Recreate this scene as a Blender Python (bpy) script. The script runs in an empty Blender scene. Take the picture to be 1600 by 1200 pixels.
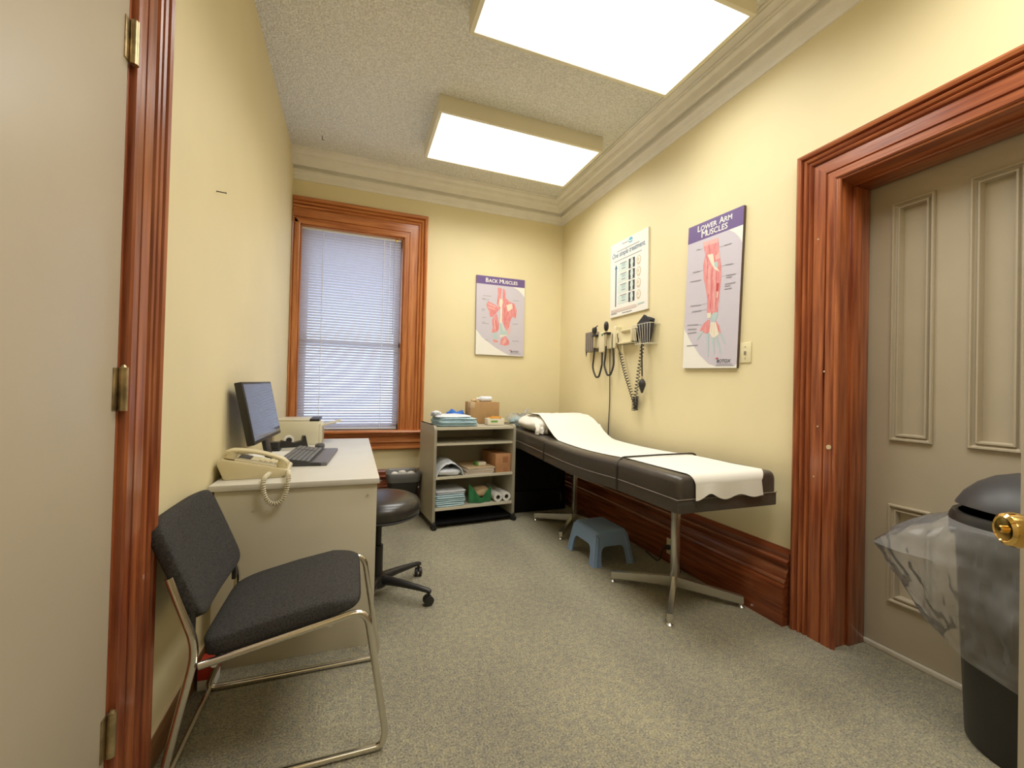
import bpy, bmesh, math, random
from mathutils import Matrix, Vector, noise
random.seed(7)
SC = bpy.context.scene
COL = SC.collection
PI = math.pi

# ------------------------------------------------------------------ camera, world, exposure
cam_d = bpy.data.cameras.new('camera')
cam_d.sensor_width = 36.0
cam_d.lens = 36.0 * 660.83 / 1600.0
cam_d.clip_start = 0.02
cam = bpy.data.objects.new('camera', cam_d); COL.objects.link(cam)
yaw, pitch, roll = 0.358120854, 0.0106177703, 0.0245106035
cy_, sy_, cp_, sp_ = math.cos(yaw), math.sin(yaw), math.cos(pitch), math.sin(pitch)
fw = Vector((sy_*cp_, cy_*cp_, sp_)); r0 = Vector((cy_, -sy_, 0)); u0 = r0.cross(fw)
rt = math.cos(roll)*r0 + math.sin(roll)*u0; up = -math.sin(roll)*r0 + math.cos(roll)*u0
m3 = Matrix((rt, up, -fw)).transposed()
cam.matrix_world = Matrix.Translation((0, 0, 1.2)) @ m3.to_4x4()
SC.camera = cam

world = bpy.data.worlds.new('sky'); SC.world = world
world.use_nodes = True
bg = world.node_tree.nodes['Background']
bg.inputs[0].default_value = (0.62, 0.76, 1.0, 1)
bg.inputs[1].default_value = 3.3
LAMP = 2.2
def ceiling_lamp(x, y, watts):
    ld = bpy.data.lights.new('fluorescent_tubes', 'AREA'); ld.shape = 'RECTANGLE'; ld.size = 1.28; ld.size_y = 0.62
    ld.energy = watts; ld.color = (1.0, 0.985, 0.945); ld.spread = math.radians(152)
    lo_ = bpy.data.objects.new('fluorescent_tubes', ld); COL.objects.link(lo_); lo_.location = (x, y, 3.149)
def hall_fill(watts):  # unseen fill light added in the vestibule to lift surfaces facing the doorway
    ld = bpy.data.lights.new('hall_fill', 'AREA'); ld.shape = 'RECTANGLE'; ld.size = 1.6; ld.size_y = 0.9; ld.energy = watts; ld.color = (1.0, 0.955, 0.86)
    lo_ = bpy.data.objects.new('hall_fill', ld); COL.objects.link(lo_); lo_.location = (0.3, -1.35, 3.0)
hall_fill(14.0)
ceiling_lamp(1.1845, 3.312, 18.0)
ceiling_lamp(1.2165, 1.930, 13.5)
ceiling_lamp(1.2165, 0.480, 20.0)
SC.view_settings.view_transform = 'Standard'
SC.view_settings.look = 'None'
SC.view_settings.gamma = 1.0
SC.view_settings.use_curve_mapping = False
SC.view_settings.exposure = 0.24

# ------------------------------------------------------------------ materials
def mat(name, col, rough=0.5, metal=0.0, spec=0.5, var=0.0, vscale=8.0, stretch=(1, 1, 1), bump=0.0, bscale=60.0,
        col2=None, coat=0.0, detail=4.0, bdist=0.01):
    m = bpy.data.materials.new(name); m.use_nodes = True
    nt = m.node_tree; b = nt.nodes['Principled BSDF']
    b.inputs['Roughness'].default_value = rough
    b.inputs['Metallic'].default_value = metal
    b.inputs['Specular IOR Level'].default_value = spec
    b.inputs['Coat Weight'].default_value = coat
    b.inputs['Coat Roughness'].default_value = 0.15
    c = (*col, 1)
    b.inputs['Base Color'].default_value = c
    tc = nt.nodes.new('ShaderNodeTexCoord')
    if var > 0 or col2:
        mp = nt.nodes.new('ShaderNodeMapping'); mp.inputs['Scale'].default_value = stretch
        nt.links.new(tc.outputs['Object'], mp.inputs[0])
        n = nt.nodes.new('ShaderNodeTexNoise'); n.inputs['Scale'].default_value = vscale; n.inputs['Detail'].default_value = detail
        nt.links.new(mp.outputs[0], n.inputs['Vector'])
        rp = nt.nodes.new('ShaderNodeValToRGB')
        rp.color_ramp.elements[0].position = 0.32; rp.color_ramp.elements[1].position = 0.68
        if col2:
            rp.color_ramp.elements[0].color = c; rp.color_ramp.elements[1].color = (*col2, 1)
        else:
            rp.color_ramp.elements[0].color = tuple(x*(1-var) for x in col) + (1,)
            rp.color_ramp.elements[1].color = tuple(min(1, x*(1+var)) for x in col) + (1,)
        nt.links.new(n.outputs['Fac'], rp.inputs[0]); nt.links.new(rp.outputs[0], b.inputs['Base Color'])
    if bump > 0:
        mp2 = nt.nodes.new('ShaderNodeMapping'); mp2.inputs['Scale'].default_value = stretch
        nt.links.new(tc.outputs['Object'], mp2.inputs[0])
        n2 = nt.nodes.new('ShaderNodeTexNoise'); n2.inputs['Scale'].default_value = bscale; n2.inputs['Detail'].default_value = 3
        nt.links.new(mp2.outputs[0], n2.inputs['Vector'])
        bp = nt.nodes.new('ShaderNodeBump'); bp.inputs['Strength'].default_value = bump; bp.inputs['Distance'].default_value = bdist
        nt.links.new(n2.outputs['Fac'], bp.inputs['Height']); nt.links.new(bp.outputs[0], b.inputs['Normal'])
    return m

def emis(name, col, s):
    m = bpy.data.materials.new(name); m.use_nodes = True
    nt = m.node_tree; nt.nodes.remove(nt.nodes['Principled BSDF'])
    e = nt.nodes.new('ShaderNodeEmission'); e.inputs[0].default_value = (*col, 1); e.inputs[1].default_value = s
    nt.links.new(e.outputs[0], nt.nodes['Material Output'].inputs[0]); return m

def thin(name, col, trans=0.4, transp=0.0):
    """thin sheet that lets light through: diffuse + translucent (+ clear)"""
    m = bpy.data.materials.new(name); m.use_nodes = True
    nt = m.node_tree; nt.nodes.remove(nt.nodes['Principled BSDF'])
    d = nt.nodes.new('ShaderNodeBsdfDiffuse'); d.inputs[0].default_value = (*col, 1)
    t = nt.nodes.new('ShaderNodeBsdfTranslucent'); t.inputs[0].default_value = (*col, 1)
    mx = nt.nodes.new('ShaderNodeMixShader'); mx.inputs[0].default_value = trans
    nt.links.new(d.outputs[0], mx.inputs[1]); nt.links.new(t.outputs[0], mx.inputs[2])
    out = mx
    if transp > 0:
        tr = nt.nodes.new('ShaderNodeBsdfTransparent')
        m2 = nt.nodes.new('ShaderNodeMixShader'); m2.inputs[0].default_value = transp
        nt.links.new(mx.outputs[0], m2.inputs[1]); nt.links.new(tr.outputs[0], m2.inputs[2]); out = m2
    nt.links.new(out.outputs[0], nt.nodes['Material Output'].inputs[0]); return m

def film(name, tint, gloss, haze, rough=0.12):
    """clear plastic film / glass sheet"""
    m = bpy.data.materials.new(name); m.use_nodes = True
    nt = m.node_tree; nt.nodes.remove(nt.nodes['Principled BSDF'])
    tr = nt.nodes.new('ShaderNodeBsdfTransparent'); tr.inputs[0].default_value = (*tint, 1)
    gl = nt.nodes.new('ShaderNodeBsdfGlossy'); gl.inputs['Roughness'].default_value = rough
    df = nt.nodes.new('ShaderNodeBsdfTranslucent'); df.inputs[0].default_value = (0.85, 0.85, 0.85, 1)
    d2 = nt.nodes.new('ShaderNodeBsdfDiffuse'); d2.inputs[0].default_value = (0.85, 0.85, 0.85, 1)
    md = nt.nodes.new('ShaderNodeMixShader'); nt.links.new(df.outputs[0], md.inputs[1]); nt.links.new(d2.outputs[0], md.inputs[2])
    m1 = nt.nodes.new('ShaderNodeMixShader'); m1.inputs[0].default_value = haze
    nt.links.new(tr.outputs[0], m1.inputs[1]); nt.links.new(md.outputs[0], m1.inputs[2])
    lw = nt.nodes.new('ShaderNodeLayerWeight'); lw.inputs[0].default_value = gloss
    m2 = nt.nodes.new('ShaderNodeMixShader'); nt.links.new(lw.outputs['Fresnel'], m2.inputs[0])
    nt.links.new(m1.outputs[0], m2.inputs[1]); nt.links.new(gl.outputs[0], m2.inputs[2])
    nt.links.new(m2.outputs[0], nt.nodes['Material Output'].inputs[0]); return m

def wood(name, axis, dark, light, rough=0.28):
    s = {'x': (1.2, 22, 22), 'y': (22, 1.2, 22), 'z': (22, 22, 1.2)}[axis]
    return mat(name, dark, rough=rough, spec=0.5, vscale=2.2, stretch=s, col2=light, detail=6, bump=0.06, bscale=4, coat=0.25)

M = {}
M['wall'] = mat('yellow_wall_paint', (0.80, 0.70, 0.43), rough=0.52, spec=0.3, var=0.03, vscale=1.6, bump=0.05, bscale=9)
M['ceil'] = mat('stippled_ceiling', (0.90, 0.88, 0.81), rough=0.95, spec=0.1, var=0.16, vscale=75, bump=0.9, bscale=85, bdist=0.02)
M['trimw'] = mat('cream_cornice_paint', (0.84, 0.81, 0.73), rough=0.45, var=0.03)
D1, L1 = (0.175, 0.034, 0.012), (0.45, 0.14, 0.048)
D2, L2 = (0.36, 0.10, 0.025), (0.62, 0.24, 0.075)
M['woodz'] = wood('varnished_wood_upright', 'z', D1, L1)
M['woody'] = wood('varnished_wood_along', 'y', D1, L1)
M['woodx'] = wood('varnished_wood_across', 'x', D1, L1)
D3, L3 = (0.13, 0.028, 0.011), (0.30, 0.085, 0.030)
M['bbx'] = wood('skirting_wood_across', 'x', D3, L3, 0.22)
M['bby'] = wood('skirting_wood_along', 'y', D3, L3, 0.22)
M['wwz'] = wood('window_wood_upright', 'z', D2, L2)
M['wwx'] = wood('window_wood_across', 'x', D2, L2)
M['bwood'] = wood('brown_skirting_wood', 'y', (0.19, 0.085, 0.03), (0.28, 0.14, 0.055))
M['lightedge'] = mat('cream_caulk_edge', (0.62, 0.5, 0.3), rough=0.6)
M['door'] = mat('taupe_door_paint', (0.45, 0.39, 0.285), rough=0.38, var=0.03, vscale=5, bump=0.04, bscale=25)
M['doorl'] = mat('beige_grey_door_paint', (0.52, 0.45, 0.335), rough=0.4, var=0.03, vscale=3, bump=0.03, bscale=20)
M['strip'] = mat('pale_sill_strip', (0.62, 0.58, 0.48), rough=0.5)
M['lam'] = mat('grey_laminate', (0.62, 0.575, 0.45), rough=0.38, var=0.03, vscale=4)
M['lamtop'] = mat('pale_grey_laminate', (0.66, 0.64, 0.57), rough=0.33, var=0.02)
M['fabric'] = mat('black_fabric', (0.052, 0.049, 0.046), rough=0.95, spec=0.2, var=0.35, vscale=180, bump=0.4, bscale=600, bdist=0.002)
M['chrome'] = mat('chrome', (0.72, 0.69, 0.62), rough=0.16, metal=1.0)
M['steel'] = mat('brushed_steel', (0.66, 0.64, 0.58), rough=0.24, metal=0.92)
M['black'] = mat('black_plastic', (0.022, 0.021, 0.020), rough=0.4, var=0.1)
M['dark'] = mat('dark_grey_plastic', (0.05, 0.05, 0.053), rough=0.42)
M['wrist'] = mat('grey_wrist_rest', (0.16, 0.155, 0.18), rough=0.5)
M['matte'] = mat('case_and_shade_black', (0.008, 0.008, 0.009), rough=0.8, spec=0.15)
M['key'] = mat('grey_key_plastic', (0.15, 0.15, 0.15), rough=0.5)
M['vinyl'] = mat('black_stool_vinyl', (0.030, 0.027, 0.024), rough=0.27, spec=0.6, bump=0.06, bscale=120)
M['tvinyl'] = mat('dark_brown_table_vinyl', (0.072, 0.060, 0.049), rough=0.33, spec=0.55, var=0.12, vscale=3, bump=0.10, bscale=40)
M['paper'] = mat('white_exam_paper', (0.82, 0.80, 0.72), rough=0.8, bump=0.10, bscale=7)
M['pillow'] = mat('white_pillowcase', (0.84, 0.81, 0.73), rough=0.85, bump=0.22, bscale=9)
M['blue'] = mat('slate_blue_plastic', (0.24, 0.36, 0.58), rough=0.36)
M['brass'] = mat('polished_brass', (0.88, 0.60, 0.20), rough=0.09, metal=1.0)
M['hinge'] = mat('aged_brass_hinge', (0.42, 0.33, 0.19), rough=0.32, metal=0.9, var=0.35, vscale=30)
M['bag'] = film('clear_plastic_bag', (0.97, 0.97, 0.96), 0.17, 0.30, 0.13)
M['baglid'] = film('thin_grey_liner', (0.7, 0.7, 0.68), 0.25, 0.35, 0.2)
M['glass'] = film('window_glass', (0.97, 0.98, 0.98), 0.08, 0.0, 0.0)
M['cream'] = mat('cream_phone_plastic', (0.66, 0.58, 0.37), rough=0.4)
M['cream2'] = mat('cream_cord_plastic', (0.70, 0.64, 0.47), rough=0.45)
M['printer'] = mat('cream_printer_plastic', (0.72, 0.68, 0.52), rough=0.45)
M['plate'] = mat('cream_wall_plate', (0.78, 0.70, 0.44), rough=0.35)
M['diag'] = mat('cream_medical_plastic', (0.76, 0.68, 0.44), rough=0.4)
M['diagg'] = mat('grey_brown_specula_case', (0.27, 0.23, 0.19), rough=0.45)
M['white'] = mat('white_plastic', (0.82, 0.81, 0.76), rough=0.5)
M['lightbox'] = mat('cream_lamp_housing', (0.80, 0.75, 0.58), rough=0.5)
M['lens'] = emis('lit_diffuser', (1.0, 0.93, 0.78), LAMP)
M['slat'] = thin('blind_slat', (0.56, 0.53, 0.57), 0.30)
M['blindw'] = mat('white_blind_metal', (0.8, 0.8, 0.8), rough=0.4)
M['clear'] = film('clear_wand', (0.9, 0.92, 0.95), 0.3, 0.3)
M['screen'] = mat('glossy_dark_screen', (0.085, 0.085, 0.115), rough=0.10, spec=0.6)
M['drape'] = mat('pale_blue_drape', (0.50, 0.67, 0.73), rough=0.85, var=0.10, vscale=14, bump=0.2, bscale=25)
M['drapew'] = mat('white_blue_drape', (0.72, 0.76, 0.82), rough=0.85, var=0.06, vscale=14, bump=0.25, bscale=22)
M['bluemask'] = mat('bright_blue_cloth', (0.035, 0.16, 0.60), rough=0.7, var=0.3, vscale=30, bump=0.3, bscale=50)
M['card'] = mat('brown_cardboard', (0.43, 0.26, 0.115), rough=0.8, var=0.06, vscale=20)
M['card2'] = mat('orange_cardboard', (0.50, 0.25, 0.11), rough=0.75, var=0.05, vscale=20)
M['tapeb'] = mat('darker_label', (0.40, 0.17, 0.075), rough=0.6)
M['kraft'] = mat('tan_folder', (0.58, 0.42, 0.24), rough=0.8)
M['pink'] = mat('off_white_folder', (0.70, 0.60, 0.52), rough=0.8)
M['green'] = mat('green_plastic_bag', (0.03, 0.19, 0.07), rough=0.45, var=0.3, vscale=20)
M['greenb'] = mat('green_band', (0.14, 0.35, 0.06), rough=0.6)
M['orange'] = mat('orange_print', (0.80, 0.36, 0.04), rough=0.6)
M['cart'] = mat('grey_beige_cart_laminate', (0.52, 0.48, 0.37), rough=0.4, var=0.03)
M['cartedge'] = mat('pale_cart_edge_band', (0.66, 0.61, 0.47), rough=0.4)
M['core'] = mat('dark_paper_core', (0.05, 0.045, 0.04), rough=0.9)
M['teal'] = mat('teal_cloth', (0.20, 0.47, 0.48), rough=0.8)
M['cuff'] = mat('charcoal_cuff_fabric', (0.035, 0.032, 0.036), rough=0.85, bump=0.3, bscale=80)
M['rubber'] = mat('black_rubber', (0.03, 0.027, 0.024), rough=0.5)
M['wire'] = mat('pale_coated_wire', (0.72, 0.68, 0.55), rough=0.4)
M['red'] = mat('red_carton', (0.55, 0.05, 0.03), rough=0.5)
M['prolight'] = mat('pale_pole_face', (0.8, 0.77, 0.66), rough=0.3)
M['boardedge'] = mat('dark_poster_edge', (0.10, 0.07, 0.05), rough=0.6)
M['boardw'] = mat('white_poster_edge', (0.72, 0.67, 0.52), rough=0.6)
M['bounce_ground'] = mat('bright_bounce_ground', (0.80, 0.82, 0.86), rough=0.9)  # unseen ground outside, kept bright to bounce daylight up to the ceiling
def flat(name, c): return mat(name, c, rough=0.45, spec=0.4)
M['p_bg'] = flat('print_lavender_grey', (0.60, 0.56, 0.63)); M['p_pur'] = flat('print_purple', (0.155, 0.10, 0.27))
M['p_white'] = flat('print_white', (0.85, 0.83, 0.76)); M['p_pink'] = mat('print_pink', (0.68, 0.17, 0.18), rough=0.45, vscale=5, stretch=(30, 30, 3), col2=(0.82, 0.40, 0.39))
M['p_pink2'] = flat('print_pale_pink', (0.80, 0.45, 0.42)); M['p_red'] = flat('print_red', (0.55, 0.08, 0.08))
M['p_teal'] = flat('print_teal', (0.47, 0.60, 0.59)); M['p_bone'] = flat('print_bone', (0.80, 0.74, 0.60))
M['p_grey'] = flat('print_grey', (0.30, 0.29, 0.32)); M['p_dark'] = flat('print_dark', (0.06, 0.06, 0.08))
M['p_blue'] = flat('print_blue', (0.05, 0.14, 0.27)); M['p_sky'] = flat('print_light_blue', (0.12, 0.40, 0.58))
M['p_mint'] = flat('print_mint', (0.66, 0.76, 0.70)); M['p_tan'] = flat('print_tan', (0.66, 0.52, 0.32)); M['p_sand'] = flat('print_pale_rose', (0.66, 0.56, 0.50))

def carpet_mat():
    m = bpy.data.materials.new('grey_olive_carpet'); m.use_nodes = True
    nt = m.node_tree; b = nt.nodes['Principled BSDF']
    b.inputs['Roughness'].default_value = 0.95; b.inputs['Specular IOR Level'].default_value = 0.15
    tc = nt.nodes.new('ShaderNodeTexCoord')
    def nz(scale, det, st=(1, 1, 1)):
        mp = nt.nodes.new('ShaderNodeMapping'); mp.inputs['Scale'].default_value = st
        nt.links.new(tc.outputs['Object'], mp.inputs[0])
        n = nt.nodes.new('ShaderNodeTexNoise'); n.inputs['Scale'].default_value = scale; n.inputs['Detail'].default_value = det
        nt.links.new(mp.outputs[0], n.inputs['Vector']); return n
    f = nz(150, 3); g = nz(2.2, 3, (1.0, 0.5, 1)); k = nz(38, 2)
    rp = nt.nodes.new('ShaderNodeValToRGB')
    e = rp.color_ramp.elements
    e[0].position = 0.22; e[0].color = (0.14, 0.128, 0.090, 1)
    e[1].position = 0.80; e[1].color = (0.52, 0.49, 0.36, 1)
    x = e.new(0.5); x.color = (0.33, 0.305, 0.225, 1)
    nt.links.new(f.outputs['Fac'], rp.inputs[0])
    r2 = nt.nodes.new('ShaderNodeValToRGB'); r2.color_ramp.elements[0].position = 0.3; r2.color_ramp.elements[1].position = 0.7
    r2.color_ramp.elements[0].color = (0.84, 0.84, 0.86, 1); r2.color_ramp.elements[1].color = (1.12, 1.12, 1.08, 1)
    nt.links.new(g.outputs['Fac'], r2.inputs[0])
    r3 = nt.nodes.new('ShaderNodeValToRGB'); r3.color_ramp.elements[0].position = 0.35; r3.color_ramp.elements[1].position = 0.65
    r3.color_ramp.elements[0].color = (0.85, 0.86, 0.92, 1); r3.color_ramp.elements[1].color = (1.1, 1.08, 1.0, 1)
    nt.links.new(k.outputs['Fac'], r3.inputs[0])
    mx = nt.nodes.new('ShaderNodeMix'); mx.data_type = 'RGBA'; mx.blend_type = 'MULTIPLY'; mx.inputs[0].default_value = 1
    nt.links.new(rp.outputs[0], mx.inputs[6]); nt.links.new(r2.outputs[0], mx.inputs[7])
    my = nt.nodes.new('ShaderNodeMix'); my.data_type = 'RGBA'; my.blend_type = 'MULTIPLY'; my.inputs[0].default_value = 1
    nt.links.new(mx.outputs[2], my.inputs[6]); nt.links.new(r3.outputs[0], my.inputs[7])
    nt.links.new(my.outputs[2], b.inputs['Base Color'])
    bp = nt.nodes.new('ShaderNodeBump'); bp.inputs['Strength'].default_value = 0.7; bp.inputs['Distance'].default_value = 0.01
    nt.links.new(f.outputs['Fac'], bp.inputs['Height']); nt.links.new(bp.outputs[0], b.inputs['Normal'])
    return m
M['carpet'] = carpet_mat()

# ------------------------------------------------------------------ mesh helpers
RM = {}          # world matrix of each root, by object name
def I4(): return Matrix.Identity(4)

def smooth_path(pts, n=8, closed=False):
    P = [Vector(p) for p in pts]; out = []
    N = len(P); segs = N if closed else N-1
    for i in range(segs):
        if closed: a, b, c, d = P[(i-1) % N], P[i], P[(i+1) % N], P[(i+2) % N]
        else: a, b, c, d = P[max(i-1, 0)], P[i], P[i+1], P[min(i+2, N-1)]
        for k in range(n):
            t = k/n; t2, t3 = t*t, t*t*t
            out.append(0.5*((2*b)+(c-a)*t+(2*a-5*b+4*c-d)*t2+(3*b-a-3*c+d)*t3))
    if not closed: out.append(P[-1])
    return out

def round_path(pts, r, n=6):
    """polyline with its corners rounded by radius r"""
    P = [Vector(p) for p in pts]; out = [P[0]]
    for i in range(1, len(P)-1):
        a, b, c = P[i-1], P[i], P[i+1]
        d1, d2 = (a-b), (c-b); l = min(r, d1.length*0.48, d2.length*0.48)
        p, q = b+d1.normalized()*l, b+d2.normalized()*l
        for k in range(n+1):
            t = k/n; out.append((1-t)**2*p+2*t*(1-t)*b+t*t*q)
    out.append(P[-1]); return out

class MB:
    def __init__(s): s.bm = bmesh.new()
    def _add(s, tmp, M_=None):
        if M_ is not None: tmp.transform(M_)
        me = bpy.data.meshes.new('tmp'); tmp.to_mesh(me); tmp.free(); s.bm.from_mesh(me); bpy.data.meshes.remove(me); return s
    def box(s, lo, hi, bev=0.0, seg=2, M_=None):
        t = bmesh.new(); bmesh.ops.create_cube(t, size=1.0)
        lo, hi = Vector(lo), Vector(hi)
        for v in t.verts: v.co = Vector(((lo[i]+hi[i])/2+v.co[i]*(hi[i]-lo[i]) for i in range(3)))
        if bev > 0: bmesh.ops.bevel(t, geom=t.edges[:], offset=bev, segments=seg, profile=0.5, affect='EDGES', clamp_overlap=True)
        return s._add(t, M_)
    def cyl(s, p0, p1, ra, rb=None, n=16, M_=None):
        rb = ra if rb is None else rb
        p0, p1 = Vector(p0), Vector(p1); d = p1-p0
        t = bmesh.new(); bmesh.ops.create_cone(t, cap_ends=True, segments=n, radius1=ra, radius2=rb, depth=d.length)
        q = d.to_track_quat('Z', 'Y').to_matrix().to_4x4()
        t.transform(Matrix.Translation((p0+p1)/2) @ q); return s._add(t, M_)
    def tube(s, pts, r, n=8, closed=False, M_=None, rf=None):
        P = [Vector(p) for p in pts]; t = bmesh.new(); rings = []
        N = len(P); nrm = None
        for i in range(N):
            if closed: tg = P[(i+1) % N]-P[i-1]
            else: tg = P[min(i+1, N-1)]-P[max(i-1, 0)]
            tg.normalize()
            if nrm is None:
                nrm = tg.orthogonal().normalized()
            else:
                nrm = (nrm-tg*nrm.dot(tg))
                nrm = nrm.normalized() if nrm.length > 1e-6 else tg.orthogonal().normalized()
            bn = tg.cross(nrm); rr = r if rf is None else r*rf(i/(N-1))
            rings.append([t.verts.new(P[i]+rr*(math.cos(2*PI*k/n)*nrm+math.sin(2*PI*k/n)*bn)) for k in range(n)])
        for i in range(N if closed else N-1):
            A, B = rings[i], rings[(i+1) % N]
            for k in range(n): t.faces.new((A[k], A[(k+1) % n], B[(k+1) % n], B[k]))
        if not closed: t.faces.new(rings[0][::-1]); t.faces.new(rings[-1])
        return s._add(t, M_)
    def lathe(s, prof, c=(0, 0, 0), n=32, M_=None):
        t = bmesh.new(); c = Vector(c); rings = []
        for r, z in prof:
            if r < 1e-5: rings.append([t.verts.new(c+Vector((0, 0, z)))])
            else: rings.append([t.verts.new(c+Vector((r*math.cos(2*PI*k/n), r*math.sin(2*PI*k/n), z))) for k in range(n)])
        for A, B in zip(rings, rings[1:]):
            for k in range(n):
                k2 = (k+1) % n
                if len(A) == 1 and len(B) == 1: continue
                if len(A) == 1: t.faces.new((A[0], B[k2], B[k]))
                elif len(B) == 1: t.faces.new((A[k], A[k2], B[0]))
                else: t.faces.new((A[k], A[k2], B[k2], B[k]))
        return s._add(t, M_)
    def sup(s, c, size, e1=0.4, e2=0.4, nu=28, nv=14, M_=None, fn=None):
        def sg(x, e): return math.copysign(abs(x)**e, x)
        t = bmesh.new(); rings = []
        for j in range(nv+1):
            ph = -PI/2+PI*j/nv
            if j in (0, nv):
                rings.append([Vector((0, 0, math.copysign(1, ph)))]); continue
            rings.append([Vector((sg(math.cos(ph), e1)*sg(math.cos(2*PI*k/nu), e2), sg(math.cos(ph), e1)*sg(math.sin(2*PI*k/nu), e2), sg(math.sin(ph), e1))) for k in range(nu)])
        V = []
        for R in rings:
            row = []
            for p in R:
                q = Vector((p.x*size[0]/2, p.y*size[1]/2, p.z*size[2]/2))
                if fn: q = fn(q)
                row.append(t.verts.new(q+Vector(c)))
            V.append(row)
        for A, B in zip(V, V[1:]):
            for k in range(nu):
                k2 = (k+1) % nu
                if len(A) == 1: t.faces.new((A[0], B[k2], B[k]))
                elif len(B) == 1: t.faces.new((A[k], A[k2], B[0]))
                else: t.faces.new((A[k], A[k2], B[k2], B[k]))
        return s._add(t, M_)
    def prism(s, poly, f0, f1):
        """poly: 2-d points; f0/f1: 2-d -> 3-d for the two faces"""
        t = bmesh.new(); A = [t.verts.new(f0(*p)) for p in poly]; B = [t.verts.new(f1(*p)) for p in poly]
        n = len(poly); t.faces.new(A); t.faces.new(B[::-1])
        for k in range(n): t.faces.new((A[k], B[k], B[(k+1) % n], A[(k+1) % n]))
        return s._add(t)
    def face(s, pts):
        t = bmesh.new(); t.faces.new([t.verts.new(p) for p in pts]); return s._add(t)
    def loft(s, rings, closed_ring=True, cap=True):
        t = bmesh.new(); V = [[t.verts.new(p) for p in R] for R in rings]; n = len(V[0])
        for A, B in zip(V, V[1:]):
            for k in range(n if closed_ring else n-1): t.faces.new((A[k], A[(k+1) % n], B[(k+1) % n], B[k]))
        if cap and closed_ring: t.faces.new(V[0][::-1]); t.faces.new(V[-1])
        return s._add(t)
    def grid(s, nx, ny, f, thick=0.0):
        t = bmesh.new(); V = [[t.verts.new(f(i/nx, j/ny)) for j in range(ny+1)] for i in range(nx+1)]
        for i in range(nx):
            for j in range(ny): t.faces.new((V[i][j], V[i+1][j], V[i+1][j+1], V[i][j+1]))
        if thick:
            bmesh.ops.recalc_face_normals(t, faces=t.faces[:])
            bmesh.ops.solidify(t, geom=t.faces[:], thickness=thick)
        return s._add(t)
    def mesh(s, name, angle=38):
        bm = s.bm
        bmesh.ops.recalc_face_normals(bm, faces=bm.faces[:])
        for f in bm.faces: f.smooth = True
        a = math.radians(angle)
        for e in bm.edges:
            if len(e.link_faces) == 2 and e.calc_face_angle(0) > a: e.smooth = False
        me = bpy.data.meshes.new(name); bm.to_mesh(me); bm.free(); return me

def link(name, me, m, parent=None, w=False):
    me.materials.clear(); me.materials.append(M[m] if isinstance(m, str) else m)
    o = bpy.data.objects.new(name, me); COL.objects.link(o)
    if parent is not None:
        R = RM.get(parent.name, I4())
        if w: me.transform(R.inverted())
        o.parent = parent; RM[o.name] = R
    return o
def part(name, mb, m, parent=None, w=False, angle=38): return link(name, mb.mesh(name, angle), m, parent, w)
def tag(o, label, cat, group=None):
    o['label'] = label; o['category'] = cat
    if group: o['group'] = group
    return o
def thing(name, label, cat, loc=(0, 0, 0), rz=0.0, group=None, Mx=None):
    o = bpy.data.objects.new(name, None); COL.objects.link(o); o.empty_display_size = 0.05
    m = Mx if Mx is not None else Matrix.Translation(loc) @ Matrix.Rotation(rz, 4, 'Z')
    o.matrix_world = m; RM[o.name] = m.copy()
    return tag(o, label, cat, group)
def struct(name, mb, m, angle=38):
    o = part(name, mb, m, None, False, angle); o['kind'] = 'structure'; RM[o.name] = I4(); return o
def sempty(name, loc):
    o = bpy.data.objects.new(name, None); COL.objects.link(o); o.location = loc; o['kind'] = 'structure'
    RM[o.name] = Matrix.Translation(loc); return o
def plabel(o, s): o['label'] = s; return o
def copy_tree(o, parent=None):
    c = o.copy(); COL.objects.link(c)
    if parent: c.parent = parent
    for ch in list(o.children): copy_tree(ch, c)
    return c
def one(name, mb, m, label, cat, group=None, angle=38): return tag(part(name, mb, m, None, False, angle), label, cat, group)

# ------------------------------------------------------------------ room
XL, XR, YB, YF, H = -0.56, 2.18, 4.29, -0.27, 3.27
struct('floor', MB().box((-1.4, -2.3, -0.1), (XR+0.4, YB+0.2, 0)), 'carpet')
struct('ceiling', MB().box((-1.4, -2.3, H), (XR+0.4, YB+0.2, H+0.1)), 'ceil')
w = MB()                                     # left wall with a door opening
w.box((XL-0.12, 1.335, 0), (XL, YB, H)).box((XL-0.12, YF-0.1, 0), (XL, 0.42, H)).box((XL-0.12, 0.42, 2.28), (XL, 1.335, H)).box((XL-0.16, 0.3, 0), (XL-0.12, 1.45, 2.5))
struct('wall_left', w, 'wall')
w = MB()
w.box((XR, 1.36, 0), (XR+0.30, YB, H)).box((XR, YF-0.1, 0), (XR+0.30, 0.035, H)).box((XR, 0.035, 2.25), (XR+0.30, 1.36, H)).box((XR+0.30, -0.1, 0), (XR+0.34, 1.6, 2.5))
struct('wall_right', w, 'wall')
WX0, WX1, WZ0, WZ1 = -0.492, 0.430, 0.77, 2.655
w = MB()
w.box((XL-0.12, YB, 0), (WX0, YB+0.2, H)).box((WX1, YB, 0), (XR+0.3, YB+0.2, H)).box((WX0, YB, 0), (WX1, YB+0.2, WZ0)).box((WX0, YB, WZ1), (WX1, YB+0.2, H))
struct('wall_back', w, 'wall')
w = MB()                                     # front wall with the doorway and the closed vestibule behind it
w.box((XL-0.12, YF-0.1, 0), (-0.2, YF, H)).box((0.66, YF-0.1, 0), (XR+0.3, YF, H)).box((-0.2, YF-0.1, 2.25), (0.66, YF, H))
w.box((-1.32, -2.2, 0), (-1.2, YF-0.1, H)).box((1.76, -2.2, 0), (1.88, YF-0.1, H)).box((-1.32, -2.3, 0), (1.88, -2.2, H)).box((-1.2, YF-0.1, 0), (XL-0.12, YF, H))
struct('wall_front', w, 'wall')
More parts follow.
